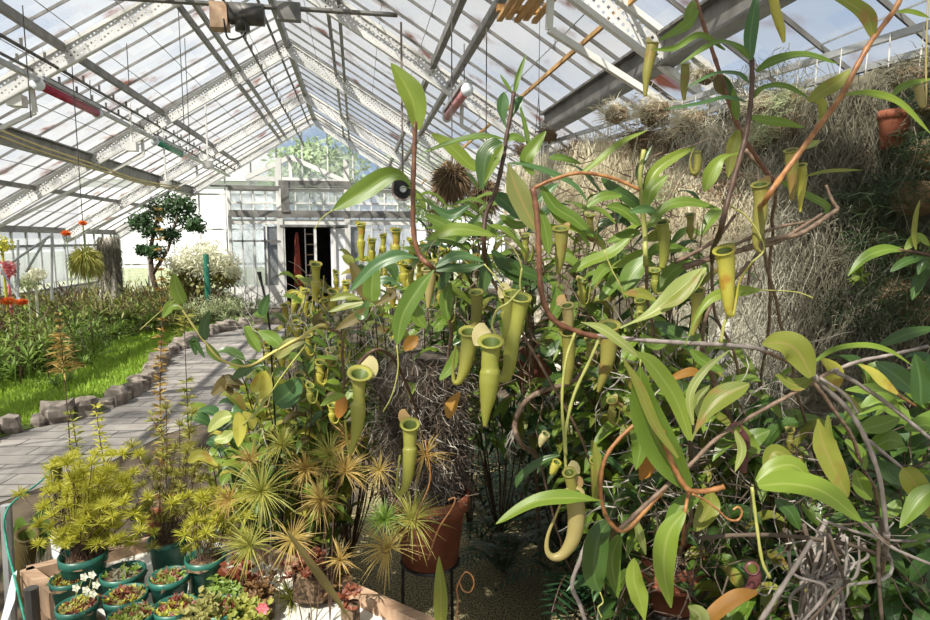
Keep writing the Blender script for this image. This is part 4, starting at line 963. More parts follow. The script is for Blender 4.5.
# ferns on the dark floor
def fern(base, n, ln, label, m='fern_leaf', tilt=(.5,1.2)):
    t = thing('fern', label, 'fern', base, 'ferns in the shade behind the pitchers'); mb = MB(); st = MB()
    for i in range(n):
        an = R.uniform(0, 6.28); el = R.uniform(*tilt); l = ln*R.uniform(.7,1.1); h = V((math.cos(an), math.sin(an), 0)); pts = []
        for k in range(15):
            f = k/14; pts.append(base+h*math.sin(el)*l*f+V((0,0,math.cos(el)*l*f+.25*l*math.sin(f*3.1)-.25*l*f*f)))
        st.tube(pts, .0022, 3, False); sd = V((-h.y, h.x, 0))
        for k in range(1, 15):
            f = k/14; pl = l*.20*math.sin(math.pi*min(1, f*.85+.12))+.01
            for sg in (-1, 1):
                e = (sd*sg+(pts[k]-pts[k-1]).normalized()*.45-V((0,0,.15))).normalized(); q = pts[k]; mb.blade([q, q+e*pl*.5, q+e*pl], .009, V((0,0,1)), p_lan, .1, 2)
    mb.build('frond', m, t); st.build('rachis', 'stem_dark', t); return t
fs = []
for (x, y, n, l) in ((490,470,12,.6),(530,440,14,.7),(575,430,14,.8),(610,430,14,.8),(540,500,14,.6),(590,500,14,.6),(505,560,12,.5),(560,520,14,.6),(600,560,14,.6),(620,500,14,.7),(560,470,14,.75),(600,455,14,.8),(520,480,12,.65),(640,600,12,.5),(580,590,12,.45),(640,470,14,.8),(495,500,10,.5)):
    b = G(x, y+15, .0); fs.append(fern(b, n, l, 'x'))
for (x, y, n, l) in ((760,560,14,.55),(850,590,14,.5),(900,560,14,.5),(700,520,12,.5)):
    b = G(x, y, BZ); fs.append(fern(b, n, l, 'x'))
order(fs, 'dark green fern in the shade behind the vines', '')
# ================================================================== THE HANGING PITCHER PLANTS
def plant(name, label, base, cat='plant', group=None): return thing(name, label, cat, base, group)
def leaves(t, rows):
    for r_ in rows:
        pts, w, m, d = r_[:4]; kw = r_[4] if len(r_) > 4 else {}
        leaf_px(t, pts, w, m, d, **kw)
def tendril(t, pts, d, r=.8, m='stem_green', n=5): stem_px(t, pts, r, m, d, name='tendril', n=n)
bd = lambda x, y: G(x, y, BZ)
# --- 1 the tall red stem left of the middle
b1 = cp0+V((.0,.02,.22)); T = plant('pitcher_plant', 'pitcher plant shoot with a bare red stem and upright top leaf, left of centre', b1)
stem_px(T, [(415,122),(414,160),(413,200),(414,235),(420,256),(432,268)], 2.3, 'stem_red', 1.3, [P(444,285,1.5), P(448,350,1.9), b1], 3.2)
leaves(T, [
 ([(417,130),(414,105),(405,85),(391,63)],27,'leaf_bright',1.3,dict(prof='lan')),
 ([(414,192),(404,178),(388,176),(362,192),(333,210)],22,'leaf_green',1.3,dict(prof='obo',tilt=.2)),
 ([(418,258),(398,256),(375,266),(350,291)],15,'leaf_blue',1.28,dict(prof='str')),
 ([(434,270),(420,287),(403,315),(397,345)],20,'leaf_green',1.27,dict(prof='str')),
 ([(436,267),(450,258),(465,256),(484,262)],11,'leaf_blue',1.3,{}), ([(436,270),(452,268),(468,268),(486,264)],11,'leaf_dark',1.3,{}),
 ([(430,238),(450,230),(470,230),(496,236)],15,'leaf_bright',1.35,{}),
 ([(440,290),(446,275),(449,262)],12,'leaf_dark',1.4,{}), ([(448,320),(446,300),(451,282)],14,'leaf_green',1.42,{}),
 ([(412,300),(418,318),(426,328)],14,'leaf_green',1.5,{}), ([(453,345),(462,338),(458,318)],13,'leaf_dark',1.4,{}),
 ([(440,380),(452,365),(456,346)],12,'leaf_green',1.45,{}),
 ([(425,215),(445,225),(470,238)],13,'leaf_green',1.55,{}), ([(470,205),(450,215),(430,205)],11,'leaf_blue',1.6,{}),
])
tendril(T, [(333,210),(322,218),(315,229)], 1.3, .6); tendril(T, [(397,345),(398,370),(392,395),(383,412)], 1.3, .7)
tendril(T, [(484,264),(494,275),(504,288)], 1.3, .9)
pitcher_px(T, [(428,268,6),(430,280,6),(429,295,4),(428,308,1.6)], 'pitcher_tan', 1.42, (4,8))
# --- 2 central upright shoot
b2 = bd(640, 560); T = plant('pitcher_plant', 'pitcher plant with a brown stem and two thin spear leaves on top, centre', b2)
stem_px(T, [(514,92),(510,118),(506,140),(503,160),(496,190),(486,215),(484,245),(490,275,1.6)], 2.0, 'stem_dark', 1.45, [P(520,330,1.8), P(580,440,1.9), b2], 3)
leaves(T, [
 ([(514,95),(518,78),(526,54)],6,'leaf_green',1.45,{}), ([(512,92),(506,84),(500,74)],4,'leaf_green',1.45,{}),
 ([(506,128),(502,112),(504,92)],13,'leaf_blue',1.45,dict(prof='obo')), ([(508,126),(514,110),(522,96)],10,'leaf_blue',1.47,dict(prof='obo')),
 ([(503,139),(480,137),(455,142),(422,153)],10,'leaf_green',1.43,dict(tilt=1.2)), ([(503,140),(515,137),(526,142)],9,'leaf_green',1.45,{}),
 ([(503,143),(487,155),(482,190)],24,'leaf_dark',1.42,dict(prof='ovt')), ([(503,145),(495,160),(484,184)],10,'leaf_bright',1.41,{}),
 ([(432,134),(450,146),(470,165),(485,172)],15,'leaf_bright',1.6,{}),
 ([(533,175),(526,160),(535,145),(546,131)],15,'leaf_green',1.5,{}),
 ([(530,155),(526,130),(519,102)],5,'leaf_green',1.55,{}),
 ([(508,163),(515,185),(527,212),(537,231)],23,'leaf_under',1.36,dict(prof='str')),
 ([(509,163),(530,166),(553,174),(575,186),(588,202)],9,'leaf_blue',1.42,dict(tilt=1.2)),
 ([(492,195),(505,202),(520,220)],15,'leaf_blue',1.5,{}),
 ([(541,186),(555,207),(575,220),(594,237)],15,'leaf_green',1.45,{}), ([(548,200),(562,220),(594,238)],12,'leaf_bright',1.46,{}),
 ([(549,158),(562,158),(582,164)],9,'leaf_green',1.7,{}),
 ([(558,184),(546,192),(535,205)],9,'leaf_blue',1.5,{}), ([(540,210),(546,232),(549,256)],13,'leaf_green',1.5,{}),
 ([(500,260),(515,268),(550,282)],16,'leaf_dark',1.55,{}), ([(492,250),(510,272),(530,285)],16,'leaf_dark',1.55,{}),
 ([(484,250),(486,275),(478,300)],14,'leaf_dark',1.55,{}), ([(498,236),(482,228),(465,226)],12,'leaf_green',1.48,{}),
 ([(480,215),(468,232),(452,248)],13,'leaf_dark',1.6,{}), ([(470,250),(452,240),(425,238)],14,'leaf_green',1.6,{}),
 ([(500,215),(515,225),(534,222)],10,'leaf_green',1.55,{}),
])
tendril(T, [(497,237),(510,245),(518,256),(522,268)], 1.42, .8); tendril(T, [(537,231),(541,250),(538,265)], 1.38, .8)
# --- 3 shoot with broad leaves
b3 = bd(700, 560); T = plant('pitcher_plant', 'leafy pitcher plant shoot with fresh green leaves, right of centre', b3)
stem_px(T, [(644,150),(640,175),(642,205),(645,235),(646,265)], 2.3, 'stem_green', 1.5, [P(652,330,1.7), P(680,450,1.9), b3], 3)
leaves(T, [
 ([(645,192),(655,172),(673,158),(696,147)],13,'leaf_bright',1.48,{}), ([(647,206),(652,190),(668,175)],15,'leaf_bright',1.46,{}),
 ([(630,212),(645,209),(657,211)],9,'leaf_blue',1.44,{}), ([(648,228),(665,208),(688,202),(722,210)],13,'leaf_green',1.47,{}),
 ([(640,186),(640,168),(652,146)],8,'leaf_dark',1.5,{}), ([(643,190),(652,170),(670,155)],7,'leaf_dark',1.52,{}),
 ([(643,212),(630,200),(612,188),(601,178)],15,'leaf_dark',1.5,{}), ([(640,225),(622,210),(606,206)],14,'leaf_green',1.5,{}),
 ([(622,196),(602,197),(581,211)],10,'leaf_green',1.45,{}),
 ([(570,272),(588,262),(612,252),(634,234)],15,'leaf_bright',1.45,dict(tilt=.7)),
 ([(580,174),(598,161),(620,143),(648,130)],8,'leaf_bright',1.45,{}),
 ([(624,290),(635,270),(652,255)],22,'leaf_green',1.55,dict(prof='ovt')), ([(658,292),(672,272),(692,260)],16,'leaf_green',1.6,{}),
 ([(655,300),(640,294),(622,294)],12,'leaf_olive',1.5,{}), ([(640,232),(625,236),(606,243)],13,'leaf_green',1.55,{}),
 ([(644,250),(628,262),(610,268)],13,'leaf_bright',1.6,{}), ([(600,300),(612,285),(612,270)],14,'leaf_green',1.6,{}),
 ([(645,240),(660,235),(672,232)],14,'leaf_olive',1.55,{}), ([(646,255),(662,248),(690,250)],13,'leaf_green',1.6,{}),
])
pitcher_px(T, [(662,222,6),(664,236,6),(664,255,5),(662,268,3)], 'pitcher_green', 1.5)
pitcher_px(T, [(697,152,3.5),(698,162,4),(696,172,3.5),(692,172,2),(690,160,.8),(694,148,.7)], 'pitcher_olive', 1.45)
# --- 4 dark red stem with drooping narrow leaves
b4 = bd(800, 560); T = plant('pitcher_plant', 'tall pitcher plant with a dark red stem and drooping narrow leaves, upper right', b4)
stem_px(T, [(752,58),(752,85),(750,110),(746,135),(740,158),(728,200),(720,232),(712,262,1.5)], 2.5, 'stem_dark', 1.25, [P(720,330,1.7), P(770,440,1.9), b4], 3.2)
leaves(T, [
 ([(751,60),(750,40),(753,18),(758,-12)],14,'leaf_blue',1.24,{}), ([(751,60),(738,47),(715,43),(680,64)],11,'leaf_green',1.24,dict(tilt=1)),
 ([(749,83),(738,74),(715,74),(686,88)],8,'leaf_blue',1.25,dict(tilt=1)), ([(747,102),(725,98),(700,104),(661,110)],7,'leaf_blue',1.25,dict(tilt=1)),
 ([(756,72),(775,61),(805,55),(838,64)],13,'leaf_green',1.25,dict(tilt=.8)), ([(752,99),(763,88),(785,86),(812,100)],9,'leaf_green',1.25,dict(tilt=1)),
 ([(806,98),(822,104),(820,128)],9,'leaf_olive',1.24,{}), ([(748,117),(765,120),(785,123),(805,128)],10,'leaf_green',1.25,{}),
 ([(738,153),(722,158),(712,172),(704,192)],16,'leaf_bright',1.25,dict(prof='obo')), ([(737,120),(735,105),(733,88)],9,'leaf_green',1.3,{}),
 ([(738,130),(733,150),(728,178)],14,'leaf_olive',1.3,{}), ([(725,50),(700,35),(675,48),(650,50)],7,'leaf_green',1.25,{}),
])
pitcher_px(T, [(760,184,8),(761,198,7),(760,215,6.5),(758,232,5.5),(756,246,2.5),(762,252,1.2),(764,240,.8),(756,224,.8)], 'pitcher_olive', 1.3, (5,9), 'lid_rust')
tendril(T, [(728,205),(745,215),(758,232),(764,250),(752,262)], 1.28, .9)
# --- 5 orange red slanting stem
b5 = bd(850, 580); T = plant('pitcher_plant', 'pitcher plant with a slanting orange red stem crossing the upper right corner', b5)
stem_px(T, [(906,-12),(893,12),(872,40),(856,68),(840,98),(822,122),(800,152),(785,172),(766,200),(760,220,1.4)], 2.6, 'stem_orange', 1.15, [P(775,300,1.6), P(810,440,1.8), b5], 3.2)
leaves(T, [
 ([(873,38),(868,18),(850,4),(824,-8)],16,'leaf_olive',1.15,{}), ([(845,95),(870,94),(900,104),(931,134)],10,'leaf_bright',1.13,dict(tilt=.9)),
 ([(809,102),(822,92),(838,82),(850,69)],17,'leaf_olive',1.18,{}), ([(897,12),(912,12),(930,18)],6,'leaf_bright',1.15,{}),
 ([(806,176),(830,171),(863,170)],5,'leaf_olive',1.2,{}), ([(800,150),(812,145),(820,140)],8,'leaf_pale',1.2,{}),
 ([(780,180),(795,190),(825,205),(826,214)],9,'leaf_green',1.3,{}),
])
pitcher_px(T, [(791,150,6),(792,165,6),(792,180,4.5),(792,200,2)], 'pitcher_olive', 1.2); pitcher_px(T, [(801,165,5),(802,178,5),(801,192,4),(800,212,1)], 'pitcher_yellow', 1.22)
pitcher_px(T, [(773,-4,4.5),(776,12,4.5),(781,28,4),(784,42,1.5)], 'pitcher_yellow', 1.2, (3,6))
# --- 6 dark red stem at the top
b6 = bd(740, 590); T = plant('pitcher_plant', 'pitcher plant with a thin crimson stem behind the drooping leaves, top right', b6)
stem_px(T, [(693,-10),(702,20),(712,50),(722,80),(730,105),(742,135),(755,155),(768,175),(775,190)], 2.0, 'stem_red', 1.4, [P(770,250,1.7), P(760,400,2.0), b6], 2.6)
leaves(T, [
 ([(698,10),(688,24),(676,32),(658,41)],12,'leaf_green',1.38,{}), ([(694,0),(690,14),(684,22)],12,'leaf_green',1.4,{}),
 ([(722,75),(728,88),(730,98)],10,'leaf_dark',1.4,{}), ([(720,72),(718,85),(724,96)],9,'leaf_brown',1.4,{}),
])
pitcher_px(T, [(653,42,6),(650,58,5.5),(647,74,4.5),(645,96,1.5)], 'pitcher_olive', 1.38, (-4,5)); pitcher_px(T, [(685,64,4),(685,76,4.5),(684,88,3.5),(684,100,1.5)], 'pitcher_olive', 1.4)
# --- 7 main red stem in the middle with the big hanging pitchers
b7 = bd(690, 600); T = plant('pitcher_plant', 'pitcher plant carrying the largest pale green pitchers at the centre of the photo', b7)
stem_px(T, [(533,188),(537,215),(539,250),(541,290),(552,318),(575,331),(602,338)], 3.0, 'stem_red', 1.3)
stem_px(T, [(596,336),(640,340),(685,343),(737,346),(764,351)], 2.3, 'wood_grey', 1.3, [P(800,372,1.35), P(850,430,1.4), P(880,520,1.6), bd(880, 610)], 2.6)
stem_px(T, [(534,188),(552,180),(580,173),(612,178),(640,190)], 1.8, 'stem_orange', 1.35)
leaves(T, [
 ([(581,322),(600,328),(618,340),(640,358)],12,'leaf_pale',1.22,dict(prof='str')),
 ([(620,328),(652,313),(680,292),(706,268)],24,'leaf_pale',1.27,dict(prof='obo')), ([(660,308),(682,296),(704,268)],12,'leaf_olive',1.255,{}),
 ([(685,345),(696,318),(712,298),(735,292),(761,290)],13,'leaf_bright',1.28,dict(prof='obo')),
 ([(640,335),(655,345),(668,342)],12,'leaf_green',1.5,{}), ([(550,318),(558,300),(552,285)],13,'leaf_green',1.45,{}),
 ([(690,350),(705,362),(725,372)],13,'leaf_green',1.5,{}), ([(560,340),(548,352),(540,345)],11,'leaf_dark',1.6,{}),
])
tendril(T, [(761,290),(785,291),(800,293),(813,298)], 1.28, .7); tendril(T, [(641,358),(638,385),(640,400)], 1.25, 1.0)
tendril(T, [(604,250),(612,270),(620,285),(625,300)], 1.4, .8); tendril(T, [(575,333),(566,360),(562,400),(565,450),(566,470)], 1.25, 1.6, 'stem_green')
tendril(T, [(600,337),(590,360),(574,395),(566,430),(566,455)], 1.24, 1.8, 'stem_green')
pitcher_px(T, [(491,341,11.5),(491,350,9.2),(490,360,8.8),(490,368,9.0),(490,373,10.4),(489,383,10.0),(488,397,8.0),(486,412,5.0),(485,426,2)], 'pitcher_green', 1.18, (-17,13))
pitcher_px(T, [(521,297,9.5),(519,312,7.6),(516,328,6.8),(512,345,7.2),(510,360,7),(507,374,5.6),(500,379,3.4),(493,372,2),(489,355,1.2),(496,335,.9)], 'pitcher_green', 1.25, (-4,18), 'leaf_pale')
pitcher_px(T, [(511,293,7.5),(511,308,6.5),(509,330,7),(508,345,6)], 'pitcher_green', 1.3, (-12,10), 'lid_pale')
pitcher_px(T, [(469,331,9),(469,343,8),(467,356,7.8),(464,370,6),(459,381,3.4),(454,381,2),(453,365,1.3),(456,345,1)], 'pitcher_green', 1.28)
pitcher_px(T, [(476,292,6.5),(477,305,6),(476,320,5),(474,335,4)], 'pitcher_olive', 1.4)
pitcher_px(T, [(568,332,7),(569,350,6.2),(568,368,6),(567,384,3)], 'pitcher_olive', 1.3, (-7,6), 'lid_rust')
pitcher_px(T, [(567,305,6),(568,316,5.5),(568,330,5)], 'pitcher_tan', 1.34, (-10,4), 'lid_rust')
pitcher_px(T, [(609,325,10),(609,345,8.5),(607,362,7),(602,380,4),(598,392,1.5)], 'pitcher_olive', 1.38)
pitcher_px(T, [(561,228,7.5),(561,243,6.5),(560,258,5),(558,274,2)], 'pitcher_olive', 1.4, (2,8), 'lid_rust')
pitcher_px(T, [(724,250,9.5),(726,264,8.4),(727,282,7.4),(728,298,5.8),(729,312,3.6),(733,314,2),(736,300,1.2),(740,280,1),(752,262,.9)], 'pitcher_yellow', 1.25, (2,12), 'leaf_olive')
stem_px(T, [(729,314),(724,325),(721,343)], 1.6, 'stem_green', 1.27, name='tendril')
pitcher_px(T, [(697,290,7),(698,305,6.5),(696,320,5),(692,335,2)], 'pitcher_olive', 1.5)
tendril(T, [(496,335),(492,325),(497,310),(508,303),(520,290)], 1.24, 1.3, 'stem_green')
tendril(T, [(522,268),(520,283),(521,292)], 1.28, 1)
# --- 8 lower centre: pot plant with hooked pitcher
b8 = p3.location+V((0,0,.15)); T = plant('pitcher_plant', 'pitcher plant with orange hooked stems above the ribbed clay pot, lower right', b8)
stem_px(T, [(648,415),(625,433),(607,455),(601,478),(602,502),(610,522),(626,530),(655,500),(680,478)], 2.0, 'stem_orange', 1.2, [P(690,520,1.5), b8], 2.4)
stem_px(T, [(662,430),(668,452),(678,475),(689,490),(706,491),(724,487)], 2.8, 'stem_orange', 1.12)
stem_px(T, [(689,490),(684,520),(682,545,1.5)], 1.8, 'stem_orange', 1.15, [b8])
leaves(T, [
 ([(602,501),(573,498),(535,502),(496,524)],17,'leaf_bright',1.15,dict(prof='str',tilt=.9)),
 ([(690,489),(665,455),(645,410),(640,366)],36,'leaf_green',1.15,dict(prof='lan',dd=.05)),
 ([(678,458),(655,425),(638,385),(622,357)],12,'leaf_olive',1.09,{}), ([(690,440),(676,400),(652,365),(636,352)],20,'leaf_bright',1.17,{}),
 ([(691,441),(705,415),(722,398),(749,384)],25,'leaf_olive',1.12,dict(prof='obo')),
 ([(693,425),(690,395),(705,370),(730,350)],9,'leaf_pale',1.15,{}), ([(700,420),(698,400),(710,385)],10,'leaf_pale',1.2,{}),
 ([(684,512),(668,535),(664,570),(671,608)],24,'leaf_bright',1.1,{}), ([(645,622),(640,600),(634,580),(634,558)],20,'leaf_bright',1.12,dict(prof='str')),
 ([(712,492),(708,510),(694,532)],22,'leaf_olive',1.2,{}), ([(700,495),(680,508),(662,540)],18,'leaf_green',1.18,{}),
 ([(610,520),(598,540),(594,575),(600,592)],26,'leaf_dark',1.25,{}), ([(636,520),(640,535),(646,555)],9,'leaf_pale',1.2,{}),
 ([(757,592),(735,598),(712,616),(702,632)],17,'leaf_orange',1.1,{}), ([(690,640),(700,618),(688,606)],20,'leaf_pale',1.1,{}),
 ([(760,452),(745,440),(742,425)],20,'leaf_bright',1.25,{}), ([(742,460),(752,440),(770,430)],20,'leaf_green',1.3,{}), ([(765,470),(775,452),(795,460)],16,'leaf_olive',1.2,{}),
 ([(668,380),(690,372),(702,375)],10,'leaf_orange',1.3,{}), ([(646,440),(648,465),(640,480)],18,'leaf_orange',1.25,{}),
 ([(632,430),(640,445),(636,470)],18,'leaf_green',1.22,{}), ([(735,430),(742,450),(735,472)],9,'leaf_pale',1.15,{}),
 ([(620,535),(612,560),(618,598)],18,'leaf_green',1.3,{}), ([(592,440),(598,465),(594,500)],10,'leaf_olive',1.4,{}), ([(560,455),(540,462),(520,478),(516,488)],9,'leaf_dark',1.35,{}),
])
pitcher_px(T, [(574,494,9),(576,508,9),(576,525,8.4),(572,541,7),(563,554,5),(553,557,3.6),(547,550,2.5),(548,535,1.8),(556,515,1.3),(562,500,1)], 'pitcher_tan', 1.18, (8,6), 'lid_rust')
pitcher_px(T, [(569,472,6),(571,482,5.5),(573,492,5)], 'pitcher_olive', 1.2, (12,8), 'lid_pale')
pitcher_px(T, [(557,462,4),(555,466,4.5),(552,472,3),(550,474,1)], 'pitcher_yellow', 1.2); pitcher_px(T, [(546,434,4),(543,438,4.6),(541,443,3),(540,447,1)], 'lid_pale', 1.25)
pitcher_px(T, [(736,428,5.5),(745,440,4.5),(744,455,4),(743,472,3.5)], 'pitcher_purple', 1.25, (3,7), 'pitcher_purple')
pitcher_px(T, [(752,568,6),(755,576,6.5),(752,585,5),(746,590,2)], 'pitcher_purple', 1.3)
pitcher_px(T, [(595,460,5),(596,480,5),(595,500,3)], 'pitcher_olive', 1.45)
tendril(T, [(692,494),(705,500),(718,510),(728,519),(738,520),(742,512),(738,507),(733,510)], 1.1, 1.2, 'stem_orange')
tendril(T, [(575,500),(588,500),(602,500)], 1.16, 1.3, 'stem_red'); tendril(T, [(752,487),(756,520),(762,560),(770,578)], 1.15, 1.8, 'stem_green')
tendril(T, [(600,592),(603,602),(598,608),(602,618)], 1.25, .8)
# rhizome with scales
T2 = plant('rhizome', 'scaly yellow brown rhizome hanging beside the cork branch', P(676,400,1.45)); mb = MB()
for k in range(9): q = P(670+k*1.6, 388+k*3.1, 1.4); mb.lathe([(.001,-.006),(.013,-.003),(.014,.003),(.001,.006)], q, 10)
mb.build('scales', 'pitcher_tan', T2); mb = MB(); mb.tube([P(668,385,1.42), P(683,414,1.42), P(690,440,1.5), P(692,470,1.9)], .007, 6); mb.build('core', 'root_dark', T2)
# --- 9 woody climber on the right
b9 = bd(872, 610); T = plant('woody_climber', 'grey stemmed climber with large leaves spreading across the right edge', b9)
for pts, r, m, d in (
 ([(620,529),(640,510),(660,492),(690,465),(715,440),(745,420),(790,395),(830,372)],2.4,'wood_brown',1.15),
 ([(830,372),(860,361),(890,355),(928,346)],2.0,'wood_grey',1.2), ([(834,371),(860,385),(885,402),(905,418),(932,440)],2.4,'wood_grey',1.18),
 ([(812,374),(830,392),(850,412),(866,440),(880,480),(887,533)],2.8,'wood_grey',1.15), ([(820,378),(845,395),(858,414)],1.8,'wood_grey',1.14),
 ([(868,440),(890,458),(915,478),(935,488)],1.8,'wood_grey',1.17), ([(863,523),(880,538),(897,550),(935,566)],2.0,'wood_grey',1.12),
 ([(823,520),(850,530),(890,540),(935,541)],1.6,'wood_grey',1.2), ([(700,538),(745,535),(790,536),(850,545),(890,560)],2.4,'root_dark',1.25),
 ([(760,622),(790,575),(812,540)],2.6,'wood_grey',1.1), ([(882,520),(878,560),(882,622)],2.2,'root_dark',1.2)):
    stem_px(T, pts, r, m, d, r1=r*.8)
stem_px(T, [(887,533),(884,560,1.3)], 3, 'wood_grey', 1.15, [b9])
leaves(T, [
 ([(812,377),(798,352),(782,343),(762,344)],31,'leaf_olive',1.12,dict(prof='lan')), ([(812,378),(795,385),(775,374)],14,'leaf_olive',1.15,{}),
 ([(828,392),(834,372),(820,358)],18,'leaf_yellow',1.2,dict(prof='ovt')), ([(813,363),(835,350),(865,346),(890,352),(913,366)],9,'leaf_bright',1.13,dict(tilt=1.1)),
 ([(898,394),(885,384),(872,372),(858,364)],11,'leaf_yellow',1.15,{}), ([(933,328),(905,335),(875,348)],14,'leaf_dark',1.35,{}),
 ([(915,392),(895,375),(875,362)],22,'leaf_blue',1.4,{}), ([(905,398),(875,390),(845,390)],13,'leaf_green',1.35,{}), ([(900,415),(880,402),(858,415)],20,'leaf_green',1.3,{}),
 ([(921,405),(920,380),(915,354)],20,'leaf_dark',1.15,dict(prof='ovt')), ([(926,402),(932,378),(935,352)],24,'leaf_dark',1.15,dict(prof='ovt')),
 ([(758,486),(790,484),(825,493),(863,523)],32,'leaf_bright',1.05,dict(prof='lan',tilt=.9)), ([(757,482),(775,468),(795,466),(812,482)],20,'leaf_bright',1.09,{}),
 ([(818,419),(822,440),(832,465),(848,497)],25,'leaf_olive',1.1,dict(prof='str')), ([(828,415),(830,440),(846,470)],8,'leaf_olive',1.12,{}),
 ([(902,468),(912,480),(925,500),(934,520)],24,'leaf_olive',1.1,dict(prof='ovt')), ([(938,485),(920,500),(900,528)],20,'leaf_green',1.08,{}),
 ([(930,535),(915,540),(900,548)],10,'leaf_green',1.2,{}), ([(860,430),(880,425),(900,418)],20,'leaf_green',1.5,{}), ([(870,450),(890,440),(905,445)],22,'leaf_green',1.5,{}),
 ([(845,440),(858,455),(866,470)],16,'leaf_green',1.45,{}), ([(855,470),(862,488),(872,500)],18,'leaf_bright',1.4,{}), ([(905,430),(925,425),(935,430)],18,'leaf_green',1.5,{}),
 ([(838,388),(855,405),(862,412)],8,'leaf_olive',1.15,{}), ([(900,500),(890,512),(880,510)],14,'leaf_green',1.4,{}),
 ([(870,600),(850,585),(838,600)],14,'leaf_green',1.4,{}), ([(775,500),(790,512),(800,530)],16,'leaf_dark',1.3,{}),
])
tendril(T, [(897,394),(906,400),(916,406)], 1.15, 1.3, 'stem_red'); tendril(T, [(863,523),(875,532),(890,545)], 1.08, .9, 'wood_brown')
# climber twig at the far right
b = ws(s1-.5, 1.0, .2); T = plant('leafy_twig', 'dark twig with blue green leaves reaching in from the right edge', P(935,256,1.8))
stem_px(T, [(940,258),(915,252),(898,250)], 1.6, 'stem_dark', 1.8, n=6); stem_px(T, [(940,258),(960,330),(975,420)], 1.8, 'stem_dark', 1.8, [bd(925,590)])
leaves(T, [([(903,250),(885,250),(865,258),(848,276)],13,'leaf_green',1.8,{}), ([(905,250),(918,238),(930,246)],11,'leaf_bright',1.8,{}), ([(925,256),(905,262),(890,272)],10,'leaf_dark',1.8,{}),
 ([(916,250),(914,235),(916,215),(920,199)],5,'leaf_olive',1.78,{}), ([(930,262),(920,280),(912,300)],13,'leaf_dark',1.85,{}), ([(935,270),(925,262),(918,275)],11,'leaf_dark',1.8,{}), ([(892,96),(905,86),(935,78)],9,'leaf_green',1.7,{})])
pitcher_px(T, [(917,84,4.5),(920,95,4),(922,106,2.2),(926,100,1),(926,60,.8),(928,0,.8)], 'pitcher_tan', 1.7, (4,6))
# driftwood stems across the moss
T = plant('bare_vine', 'brown bare woody vines looping in front of the grey moss, right of centre', bd(800, 560))
for pts, r in (([(683,268),(705,260),(735,252),(770,240),(800,234),(825,218),(838,209)],3.2), ([(740,250),(775,243),(800,228),(822,214)],2.2), ([(700,262),(745,240),(775,228),(805,222)],2), ([(838,209),(832,200),(826,185)],2),
                ([(750,262),(738,275),(720,290),(705,320),(702,350)],2.4), ([(745,150),(757,162),(770,175)],3), ([(675,262),(690,255),(715,240),(735,215)],2.2), ([(768,240),(752,262),(748,285)],2)):
    stem_px(T, pts, r, 'wood_brown', 1.6, r1=r*.7)
stem_px(T, [(702,350),(735,430,1.8)], 3, 'wood_brown', 1.6, [bd(800, 560)])
# lower left woody hook behind the big pitchers
T = plant('bare_root', 'purplish bare root bent in front of the ferns, below the clay pot at centre', G(585, 600, 0))
stem_px(T, [(600,350),(575,380),(545,390),(525,402),(515,425),(522,445),(540,463,2.1)], 2.6, 'wood_brown', 1.9, [P(560,540,2.3), G(585,600,0)], 3)
for k in range(8):
    a = (516+R.uniform(-3,3), 420+R.uniform(0,20)); stem_px(T, [a, (a[0]-R.uniform(2,10), a[1]+R.uniform(6,14)), (a[0]-R.uniform(-4,12), a[1]+R.uniform(16,28))], .5, 'root_pale', 1.9, name='rootlet', n=3)
stem_px(T, [(588,538),(580,560),(572,585),(580,605),(585,620)], 2.2, 'wood_grey', 1.4)
# knot of grey roots bottom right
T = plant('root_knot', 'knotted bundle of pale grey roots at the bottom right corner', bd(830, 610))
for k in range(34):
    x = R.gauss(832, 14); pts = [(x+R.uniform(-14,14), R.uniform(522,560)), (x+R.uniform(-14,14), R.uniform(560,580)), (R.gauss(825,14), R.uniform(580,600)), (R.gauss(815,16), 632)]
    stem_px(T, pts, R.uniform(.8,2.4), R.choice(['wood_grey','root_pale','wood_grey','root_dark']), 1.3+R.uniform(-.08,.12), name='root', n=6)
for k in range(30):
    x, y = R.uniform(770,900), R.uniform(500,590); stem_px(T, [(x, y), (x+R.uniform(-24,24), y+R.uniform(-12,18)), (x+R.uniform(-40,40), y+R.uniform(-10,36))], R.uniform(.4,1.0), R.choice(['root_dark','root_pale']), 1.35, name='rootlet', n=4)
